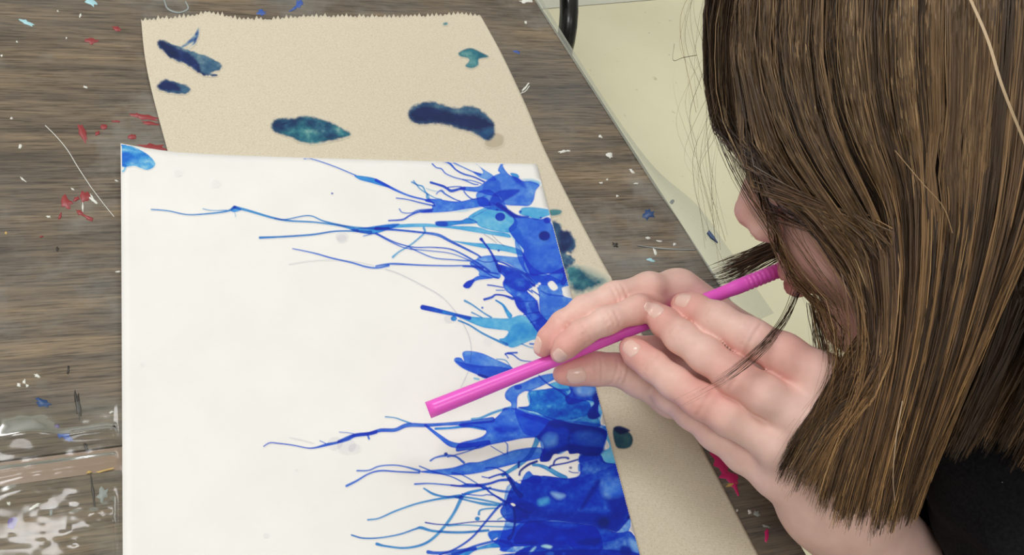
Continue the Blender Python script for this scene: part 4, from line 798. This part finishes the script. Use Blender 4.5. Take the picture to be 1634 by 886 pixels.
# fingernails
q = NT('nail'); q.b.inputs['Base Color'].default_value = rgba((240, 200, 188)); q.b.inputs['Roughness'].default_value = .2; NAIL = q.m
def nail(H, f, width, length, back, towards):
    J, R = chain(H[f]); t = J[0]-J[1]; t /= np.linalg.norm(t); c0 = J[0]-t*back
    up = np.array(towards, float); up -= t*(up@t); up /= np.linalg.norm(up); sd = np.cross(t, up); r = R[0]*1.06
    V = []; nu, nv = 9, 9; ms = np.linspace(.016, 0, 160)
    for i in range(nv):
        for j in range(nu):
            a, b = -1+2*i/(nv-1), -1+2*j/(nu-1)
            wid = width*math.sqrt(max(0, 1-max(0, (abs(a)-.45)/.56)**2)); x = b*wid/2; p = c0+t*(a*length/2)+sd*x
            line_ = p+ms[:, None]*up; f_ = hands(line_); i_ = int(np.argmax(f_ < 0)) if (f_ < 0).any() else 159
            V.append(line_[i_]+up*(.00035-.0007*abs(b)**4-.0006*max(0, -a-.7)*3))
    ff = [[i*nu+j, i*nu+j+1, (i+1)*nu+j+1, (i+1)*nu+j] for i in range(nv-1) for j in range(nu-1)]
    o = mesh('fingernail', w(np.array(V)), ff, NAIL, person); m = o.modifiers.new('thick', 'SOLIDIFY'); m.thickness = .0006; m.offset = -1
    return o
for f, tw in (('index', (.1, .2, 1)), ('middle', (-.1, .15, 1)), ('ring', (-.1, .1, 1))): nail(HL, f, .0080, .0088, .0026, tw)
nail(HR, 'index', .0070, .0078, .0018, (-.1, -.1, 1)); nail(HR, 'middle', .007, .008, .0005, (-.35, .6, .55)); nail(HR, 'thumb', .009, .0095, .0055, (0, -.25, 1))
# shirt, trousers, shoes
q = NT('black_cotton'); v = world_pos(q); q.l(q.ramp(q.noise(v, 700, 3), [(.3, rgba((18, 18, 20))), (.8, rgba((34, 33, 36)))]), q.b.inputs['Base Color']); q.b.inputs['Roughness'].default_value = .9; q.b.inputs['Specular IOR Level'].default_value = .15; q.bump(q.noise(v, 1500, 2), .3, .0004)
V3, Q3 = surf(shirt_f, (.03, -.36, -.72), (.66, .16, -.24), .004)
shirt = mesh('shirt', w(V3), Q3, q.m, person); shirt['label'] = 'black long-sleeved top'
lint = plain('lint', (226, 226, 222), .7)
def on_field(px, py, fn, d0, d1, lift=.0):
    ds = np.linspace(d0, d1, 400); P = np.array([CP(px, py, d) for d in ds]); f_ = fn(P); i = int(np.argmax(f_ < 0)); return P[i] if f_[i] < 0 else None
for lx, ly, ld in ((1453, 812, .0016), (1520, 700, .0005), (1575, 815, .0005), (1600, 770, .0004)):
    p_ = on_field(lx, ly, shirt_f, .28, .5)
    if p_ is not None:
        r_ = np.array([1, -.25, 0])*ld; u_ = np.array([.25, 1, 0])*ld*.35; z_ = np.array([0, 0, ld*.4])
        mesh('lint', w(np.array([p_-r_, p_-u_, p_+r_, p_+u_, p_+z_])), [[0, 1, 4], [1, 2, 4], [2, 3, 4], [3, 0, 4], [3, 2, 1, 0]], lint, person, smooth=False)
FTc = lambda s_: PELV+LH*(.06*s_)
hipz = float(w(PELV)[2])
q = NT('trouser_cloth'); q.b.inputs['Base Color'].default_value = rgba((40, 44, 58)); q.b.inputs['Roughness'].default_value = .9; TRO = q.m
SHOE = plain('shoe_leather', (50, 46, 46), .6)
def trousers_f(P):
    d = cone(P, w(PELV+LH*.03), w(PELV-LH*.03), .098, .098)
    for s_ in (-1, 1):
        h_ = w(FTc(s_)); k_ = np.array([h_[0], h_[1]+.01, hipz*.5]); f_ = np.array([h_[0], h_[1], .09])
        d = smin(d, cone(P, h_-[0, 0, .03], k_, .078, .058), .03); d = smin(d, cone(P, k_, f_, .056, .048), .02)
    return np.maximum(d, .07-P[:, 2])
c_ = w(PELV); V4, Q4 = surf(trousers_f, (c_[0]-.25, c_[1]-.25, .0), (c_[0]+.25, c_[1]+.25, c_[2]+.16), .009); mesh('trousers', V4, Q4, TRO, person)
fw = (RW @ (-BACKH)); fw[2] = 0; fw /= np.linalg.norm(fw)
for s_ in (-1, 1):
    h_ = w(FTc(s_)); g_ = np.array([h_[0], h_[1], 0])
    fs_ = lambda P: np.maximum(smin(cone(P, g_-fw*.03+[0, 0, .036], g_+fw*.12+[0, 0, .028], .036, .030), cone(P, g_-fw*.02+[0, 0, .03], g_+[0, 0, .09], .034, .036), .02), .002-P[:, 2])
    V5, Q5 = surf(fs_, g_+[-.22, -.22, -.01], g_+[.22, .22, .14], .006); mesh('shoe', V5, Q5, SHOE, person)
# ---------------------------------------------------------------- hair
def push_out(P, clear):
    sh = P.shape; P = P.reshape(-1, 3).copy(); clear = np.broadcast_to(clear, sh[:-1]).ravel()
    for _ in range(3):
        d = np.minimum(head(P), shirt_f(P)); m = d < clear
        if not m.any(): break
        Q = P[m]; e = .0015
        def fd(Q): return np.minimum(head(Q), shirt_f(Q))
        g = np.stack([fd(Q+np.eye(3)[i]*e)-fd(Q-np.eye(3)[i]*e) for i in range(3)], -1); g /= np.linalg.norm(g, axis=1)[:, None]+1e-9
        P[m] = Q+g*np.minimum(clear[m]-d[m], .02)[:, None]
    return P.reshape(sh)
def resample(c, n):
    s_ = np.r_[0, np.cumsum(np.linalg.norm(np.diff(c, axis=0), axis=1))]; t = np.linspace(0, s_[-1], n); return np.stack([np.interp(t, s_, c[:, i]) for i in range(3)], -1)
CROWN = lambda a, b: hp(-.03+a, .117-abs(a)*.12, b)
def guide(root, pts, n=40): return resample(catmull(np.array([root]+[CP(*p) for p in pts]), 8), n)
G_front = [
 guide(CROWN(.06, .0), [(1235,-190,.372),(1130,-40,.392),(1117,80,.40),(1128,190,.405),(1170,290,.408),(1232,380,.402),(1292,470,.385),(1326,560,.374),(1305,640,.370),(1262,715,.368),(1236,765,.368),(1244,788,.370)]),
 guide(CROWN(.05, .005), [(1300,-210,.352),(1205,-60,.372),(1178,60,.380),(1185,190,.385),(1225,310,.384),(1285,420,.374),(1330,520,.364),(1345,600,.360),(1310,690,.360),(1275,760,.362),(1268,800,.364)]),
 guide(CROWN(.035, .008), [(1380,-240,.325),(1300,-60,.345),(1272,80,.352),(1285,220,.355),(1335,350,.350),(1378,460,.345),(1390,560,.345),(1368,650,.350),(1332,740,.356),(1305,830,.36)]),
 guide(CROWN(.015, .01), [(1450,-250,.305),(1392,-60,.318),(1372,90,.324),(1378,240,.327),(1400,370,.329),(1412,480,.332),(1408,590,.338),(1385,690,.345),(1358,780,.352),(1338,862,.357)]),
 guide(CROWN(-.005, .01), [(1515,-240,.29),(1480,-60,.296),(1465,110,.30),(1466,260,.304),(1470,390,.31),(1462,510,.318),(1440,630,.328),(1412,740,.339),(1382,866,.349)]),
 guide(CROWN(-.02, .01), [(1590,-210,.28),(1570,-40,.280),(1560,130,.283),(1552,280,.288),(1538,410,.296),(1512,530,.307),(1478,650,.320),(1445,760,.332),(1420,866,.342)]),
 guide(CROWN(-.03, .012), [(1680,-180,.275),(1665,0,.270),(1650,160,.272),(1630,300,.278),(1600,420,.287),(1562,540,.299),(1518,655,.314),(1478,755,.328),(1448,850,.338)]),
 guide(CROWN(-.035, .012), [(1740,-160,.275),(1728,0,.265),(1712,160,.263),(1688,290,.267),(1652,385,.275),(1608,470,.286),(1568,560,.299),(1522,660,.314),(1482,760,.328),(1452,845,.338)]),
]
G_back = [
 guide(CROWN(-.04, .012), [(1740,-160,.278),(1722,20,.270),(1705,190,.272),(1690,330,.280),(1680,430,.290),(1675,530,.303),(1650,630,.313),(1610,700,.322),(1590,735,.326)]),
 guide(CROWN(-.055, .012), [(1860,-110,.29),(1880,90,.285),(1868,270,.29),(1838,410,.298),(1795,520,.306),(1745,620,.315),(1690,710,.322),(1650,770,.326)]),
 guide(CROWN(-.07, .005), [(1960,-40,.31),(2010,160,.31),(2010,340,.315),(1975,480,.32),(1910,600,.325),(1840,700,.33),(1780,790,.335)]),
]
def lguide(root, pts, n=40): return resample(catmull(np.array([root]+[hp(*p) for p in pts]), 8), n)
G_far = [
 lguide(CROWN(-.07, 0), [(-.10,.07,0),(-.115,0,0),(-.115,-.07,.0),(-.10,-.13,-.0),(-.09,-.17,0)]),
 lguide(CROWN(-.05, -.01), [(-.075,.085,-.055),(-.09,.01,-.07),(-.09,-.07,-.07),(-.075,-.13,-.07),(-.06,-.18,-.07)]),
 lguide(CROWN(-.01, -.01), [(-.02,.095,-.06),(-.02,.02,-.085),(-.015,-.06,-.085),(-.005,-.12,-.08),(.0,-.18,-.075)]),
 lguide(CROWN(.03, -.01), [(.05,.085,-.05),(.065,.02,-.075),(.065,-.04,-.075),(.06,-.09,-.07),(.055,-.15,-.07)]),
 lguide(CROWN(.055, -.005), [(.09,.065,-.03),(.104,.02,-.055),(.102,-.03,-.066),(.098,-.07,-.068),(.095,-.11,-.068)]),
]
G_back.append(G_far[0])
G_under = [guide(hp(-.02, .04, .076), [(1650,330,.300),(1625,430,.306),(1590,540,.317),(1545,650,.328),(1500,750,.336)]),
 guide(hp(-.05, .03, .070), [(1760,350,.312),(1720,450,.317),(1670,560,.324),(1610,660,.331),(1560,740,.337)]),
 guide(hp(-.08, .02, .055), [(1850,400,.33),(1800,500,.330),(1740,600,.333),(1670,690,.336),(1610,770,.34)])]
VW = np.array([0, 0, 1.])            # toward the viewer, camera axes
hairV, hairF, hairC = [], [], []; vcount = [0]
PAL = np.array([s2l_(c) for c in ((62, 49, 40), (88, 70, 56), (118, 95, 74), (152, 122, 90), (188, 156, 116), (206, 180, 146))])
def add_strands(P, rad, col):        # P (m, n, 3) in camera axes, rad (m, n), col (m, n, 3)
    m, n, _ = P.shape
    t = np.gradient(P, axis=1); t /= np.linalg.norm(t, axis=2)[..., None]+1e-12
    ref = P-np.array(hp(-.01, .0, 0)); a = np.cross(t, ref); a /= np.linalg.norm(a, axis=2)[..., None]+1e-12; b = np.cross(a, t)
    tw = RNG.normal(0, .55, (m, 1, 1))+np.linspace(-.3, .3, n)[None, :, None]*RNG.normal(0, 1, (m, 1, 1)); sdv = np.cos(tw)*a+np.sin(tw)*b
    ring = np.stack([P-rad[..., None]*sdv, P+rad[..., None]*sdv], 2)
    hairV.append(ring.reshape(-1, 3)); hairC.append(np.repeat(col[:, :, None], 2, 2).reshape(-1, 3))
    base = (vcount[0]+np.arange(m)[:, None]*n*2+np.arange(n-1)[None]*2).ravel()
    hairF.append(np.stack([base, base+1, base+3, base+2], -1)); vcount[0] += m*n*2
def sheet_of(G, cnt, thick, rad, clump_n, spread, tipj, pal_w, nseg=20, seed=0, wav=.0012, urange=(0, 1), clear=.003, start=0., merge=0.):
    rs = np.random.default_rng(seed); G = np.array(G); ng, n, _ = G.shape
    uc = np.sort(rs.uniform(*urange, clump_n)); zc = rs.random(clump_n); cc = rs.choice(len(PAL), clump_n, p=pal_w)
    ci = rs.integers(0, clump_n, cnt)
    ur = np.clip(uc[ci]+rs.normal(0, spread*1.5, cnt), *urange); ut = np.clip(uc[ci]+rs.normal(0, spread*.55, cnt), urange[0]-.02, urange[1]+.02)
    if merge: KG = 6/(ng-1); mv = (ur < .30*KG) & (rs.random(cnt) < merge)
    L = (1-tipj*np.abs(rs.normal(0, .6, cnt)))*rs.uniform(.95, 1, clump_n)[ci]; L = np.clip(L, .6, 1)
    st = start*rs.random(cnt)
    T = (st[:, None]+(L-st)[:, None]*np.linspace(0, 1, nseg)[None])
    sS = lambda x: np.clip(x, 0, 1)**2*(3-2*np.clip(x, 0, 1)); sm = sS((T-.25)/.5); u = ur[:, None]*(1-sm)+ut[:, None]*sm
    if merge: u = u+((.40*KG+.5*ur-ur)*mv*rs.uniform(.75, 1.15, cnt))[:, None]*sS((T-.46)/.13)*(1-sS((T-.72)/.2))
    gi = np.clip(u*(ng-1), 0, ng-1-1e-6); g0 = gi.astype(int); fr = (gi-g0)[..., None]
    ti = np.clip(T*(n-1), 0, n-1-1e-6); t0 = ti.astype(int); ft = (ti-t0)[..., None]
    fr = fr*fr*(3-2*fr)*.5+fr*.5
    pt = lambda g: G[g, t0]*(1-ft)+G[g, t0+1]*ft
    P = pt(g0)*(1-fr)+pt(np.minimum(g0+1, ng-1))*fr
    ctr = hp(-.01, 0, 0); nr = P-ctr; nr /= np.linalg.norm(nr, axis=2)[..., None]; nr = nr*.5+VW*.5
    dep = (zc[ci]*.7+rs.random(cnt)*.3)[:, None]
    P = P-nr*(dep*thick*(.35+.65*np.sin(np.pi*np.clip(T*.9+.08, 0, 1))))[..., None]
    ph_ = rs.random((cnt, 3))*6.28; fq = rs.uniform(2, 6, (cnt, 3))
    P = P+np.sin(fq[:, None]*T[..., None]*3+ph_[:, None])*(wav*T**1.2)[..., None]
    P = push_out(P, clear*(.35+.65*np.clip(u/.4, 0, 1)))
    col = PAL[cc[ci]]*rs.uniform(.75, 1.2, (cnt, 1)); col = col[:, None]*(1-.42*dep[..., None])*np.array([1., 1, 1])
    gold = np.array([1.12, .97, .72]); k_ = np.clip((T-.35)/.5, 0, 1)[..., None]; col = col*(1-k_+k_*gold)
    r = (rad*rs.uniform(.6, 1.3, cnt))[:, None]*(1-.75*np.clip((T/np.maximum(L, .01)[:, None]-.75)/.25, 0, 1)**1.5)
    add_strands(P, r, col); return P
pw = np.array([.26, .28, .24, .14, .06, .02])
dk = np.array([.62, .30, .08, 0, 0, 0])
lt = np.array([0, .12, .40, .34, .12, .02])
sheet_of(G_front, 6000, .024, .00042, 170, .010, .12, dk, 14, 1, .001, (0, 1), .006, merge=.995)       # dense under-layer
sheet_of(G_front, 9500, .013, .00017, 210, .005, .13, pw, 18, 2, .0015, (0, 1), .008, merge=.985)
sheet_of(G_front, 1700, .006, .00017, 150, .005, .10, lt, 18, 3, .001, (.02, 1), .011, merge=.96)
sheet_of(G_front, 230, .006, .00012, 60, .02, .2, lt, 22, 4, .005, (0, .30), .005)            # flyaways along the face
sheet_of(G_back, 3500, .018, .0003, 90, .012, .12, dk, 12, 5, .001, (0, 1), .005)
sheet_of(G_back, 2600, .010, .0002, 90, .008, .16, pw, 16, 6, .003, (0, 1), .007)
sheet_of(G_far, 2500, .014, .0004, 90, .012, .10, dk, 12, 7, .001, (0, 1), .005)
sheet_of(G_far, 1500, .008, .0002, 80, .008, .12, pw, 12, 8, .002, (0, 1), .007)
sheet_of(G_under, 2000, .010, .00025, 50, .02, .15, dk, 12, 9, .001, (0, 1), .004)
# locks: far-side hair swinging out past the mouth, and the thin lock that falls over the fingers
def lock(pts, cnt, rad, spread, seed, pal_w, open_=1.6):
    rs = np.random.default_rng(seed); c = resample(catmull(np.array([CP(*p) for p in pts]), 8), 22); t = np.linspace(0, 1, 22)
    sp = spread*(.5+open_*t*rs.uniform(.3, 1, (cnt, 1)))
    P = c[None]+rs.normal(0, 1, (cnt, 1, 3))*sp[..., None]+np.sin(t[None, :, None]*rs.uniform(2, 6, (cnt, 1, 3))+rs.random((cnt, 1, 3))*6)*.0012
    L = rs.uniform(.75, 1, cnt); P2 = np.array([np.stack([np.interp(t*l, t, p[:, i]) for i in range(3)], -1) for p, l in zip(P, L)])
    col = PAL[rs.choice(len(PAL), cnt, p=pal_w)][:, None]*np.ones((1, 22, 1)); add_strands(P2, rad*(1-.8*np.clip((t-.6)/.4, 0, 1))[None]*np.ones((cnt, 1)), col)
lock([(1300,330,.462),(1268,375,.463),(1225,400,.462),(1180,422,.460),(1140,440,.458)], 170, .00028, .0022, 21, dk, 1.2)
lock([(1300,345,.464),(1262,392,.464),(1228,412,.462),(1160,446,.455),(1096,450,.445)], 30, .00015, .0016, 22, dk, 1.)
lock([(1292,400,.405),(1275,455,.396),(1255,505,.386),(1210,562,.370),(1150,610,.364),(1085,645,.366)], 22, .00012, .0006, 23, dk, 1.4)
lock([(1300,480,.385),(1310,540,.382),(1320,600,.377),(1330,650,.372)], 60, .00018, .0022, 24, pw, .8)
def wisp(pts, rad, c): 
    p = resample(catmull(np.array([CP(*q_) for q_ in pts]), 8), 26)[None]; add_strands(p, np.full((1, 26), rad), np.tile(PAL[c], (1, 26, 1)))
wisp([(1540,-20,.272),(1575,60,.270),(1600,140,.268),(1640,240,.27)], .0004, 5); wisp([(1428,240,.297),(1470,290,.29),(1505,330,.288),(1520,372,.29)], .00014, 4)
wisp([(1440,640,.318),(1430,700,.322),(1425,760,.325),(1428,800,.328)], .0002, 5); wisp([(1112,88,.39),(1090,92,.385),(1074,96,.38),(1076,70,.378)], .00012, 0)
for i in range(34):
    rs = np.random.default_rng(100+i); y0 = rs.uniform(-60, 250); x0 = 1120+rs.uniform(0, 20)+max(0, y0-150)*.3; dx = rs.uniform(8, 55)
    wisp([(x0+8, y0-60, .40), (x0-dx*.5, y0-10, .395), (x0-dx, y0+rs.uniform(40, 80), .393), (x0-dx*rs.uniform(.4, .9)+rs.uniform(0, 30), y0+rs.uniform(110, 200), .395)], .00009, int(rs.integers(1, 4)))
q = NT('hair_fibre'); a = q.n('ShaderNodeVertexColor', layer_name='tint'); q.l(a.outputs[0], q.b.inputs['Base Color']); q.b.inputs['Roughness'].default_value = .42; q.b.inputs['Specular IOR Level'].default_value = .45
HAIR = q.m
hair = mesh('hair', w(np.vstack(hairV)), np.vstack(hairF), HAIR, person, cols=np.vstack(hairC)); hair['label'] = 'long straight brown hair with golden streaks'; hair['kind'] = 'stuff'
# scalp: the close-lying hair under the strands
def cap_f(P):
    Q = (P-HO) @ HB.T
    d = ell(np.c_[Q[:, :2], np.abs(Q[:, 2])], np.array([-.008, .036, 0]), np.array([.0945, .0805, .0735]))
    cut = .030-Q[:, 1]-.35*np.maximum(-Q[:, 0]+.03, 0); return np.maximum(np.maximum(d, cut), -(d+.006))
q = NT('scalp_hair'); q.b.inputs['Base Color'].default_value = rgba((58, 45, 36)); q.b.inputs['Roughness'].default_value = .6
V6, Q6 = surf(cap_f, HO-.15, HO+.15, .004); mesh('scalp_hair', w(V6), Q6, q.m, person)
# lint on the sleeve
# ---------------------------------------------------------------- the straw
q = NT('pink_plastic'); q.b.inputs['Base Color'].default_value = rgba((250, 98, 210)); q.b.inputs['Roughness'].default_value = .3; q.b.inputs['Subsurface Weight'].default_value = .15; q.b.inputs['Subsurface Scale'].default_value = .003
PINK = q.m
L_ = np.linalg.norm(ST1-ST0); ts = np.r_[np.linspace(0, .82, 40), np.linspace(.825, .99, 60), 1.]
def s_r(t):
    r = np.interp(t, [0, .12, .3, .5, .8, .82, .84, 1], [.00378, .0036, .0031, .0030, .0030, .0031, .0034, .0034])
    return r+np.where((t > .865) & (t < .985), .00016*np.sin((t-.865)*2*np.pi/.0125), 0)
ax_ = (ST1-ST0)/L_; a_ = np.cross(ax_, [0, 0, 1.]); a_ /= np.linalg.norm(a_); b_ = np.cross(ax_, a_); kk = 24; ang = np.arange(kk)*2*np.pi/kk
ringf = lambda t, r: ST0+ax_*(L_*t)+r*(np.cos(ang)[:, None]*a_+np.sin(ang)[:, None]*b_)
rings = [ringf(t, s_r(np.array(t))) for t in ts]+[ringf(t, s_r(np.array(t))-.0004) for t in ts[::-1]]
VV = np.vstack(rings); m_ = len(rings); FF = np.array([[i*kk+j, i*kk+(j+1) % kk, ((i+1) % m_)*kk+(j+1) % kk, ((i+1) % m_)*kk+j] for i in range(m_) for j in range(kk)])
tag(mesh('drinking_straw', w(VV), FF, PINK), 'bright pink plastic straw held between the fingers and lips', 'straw')
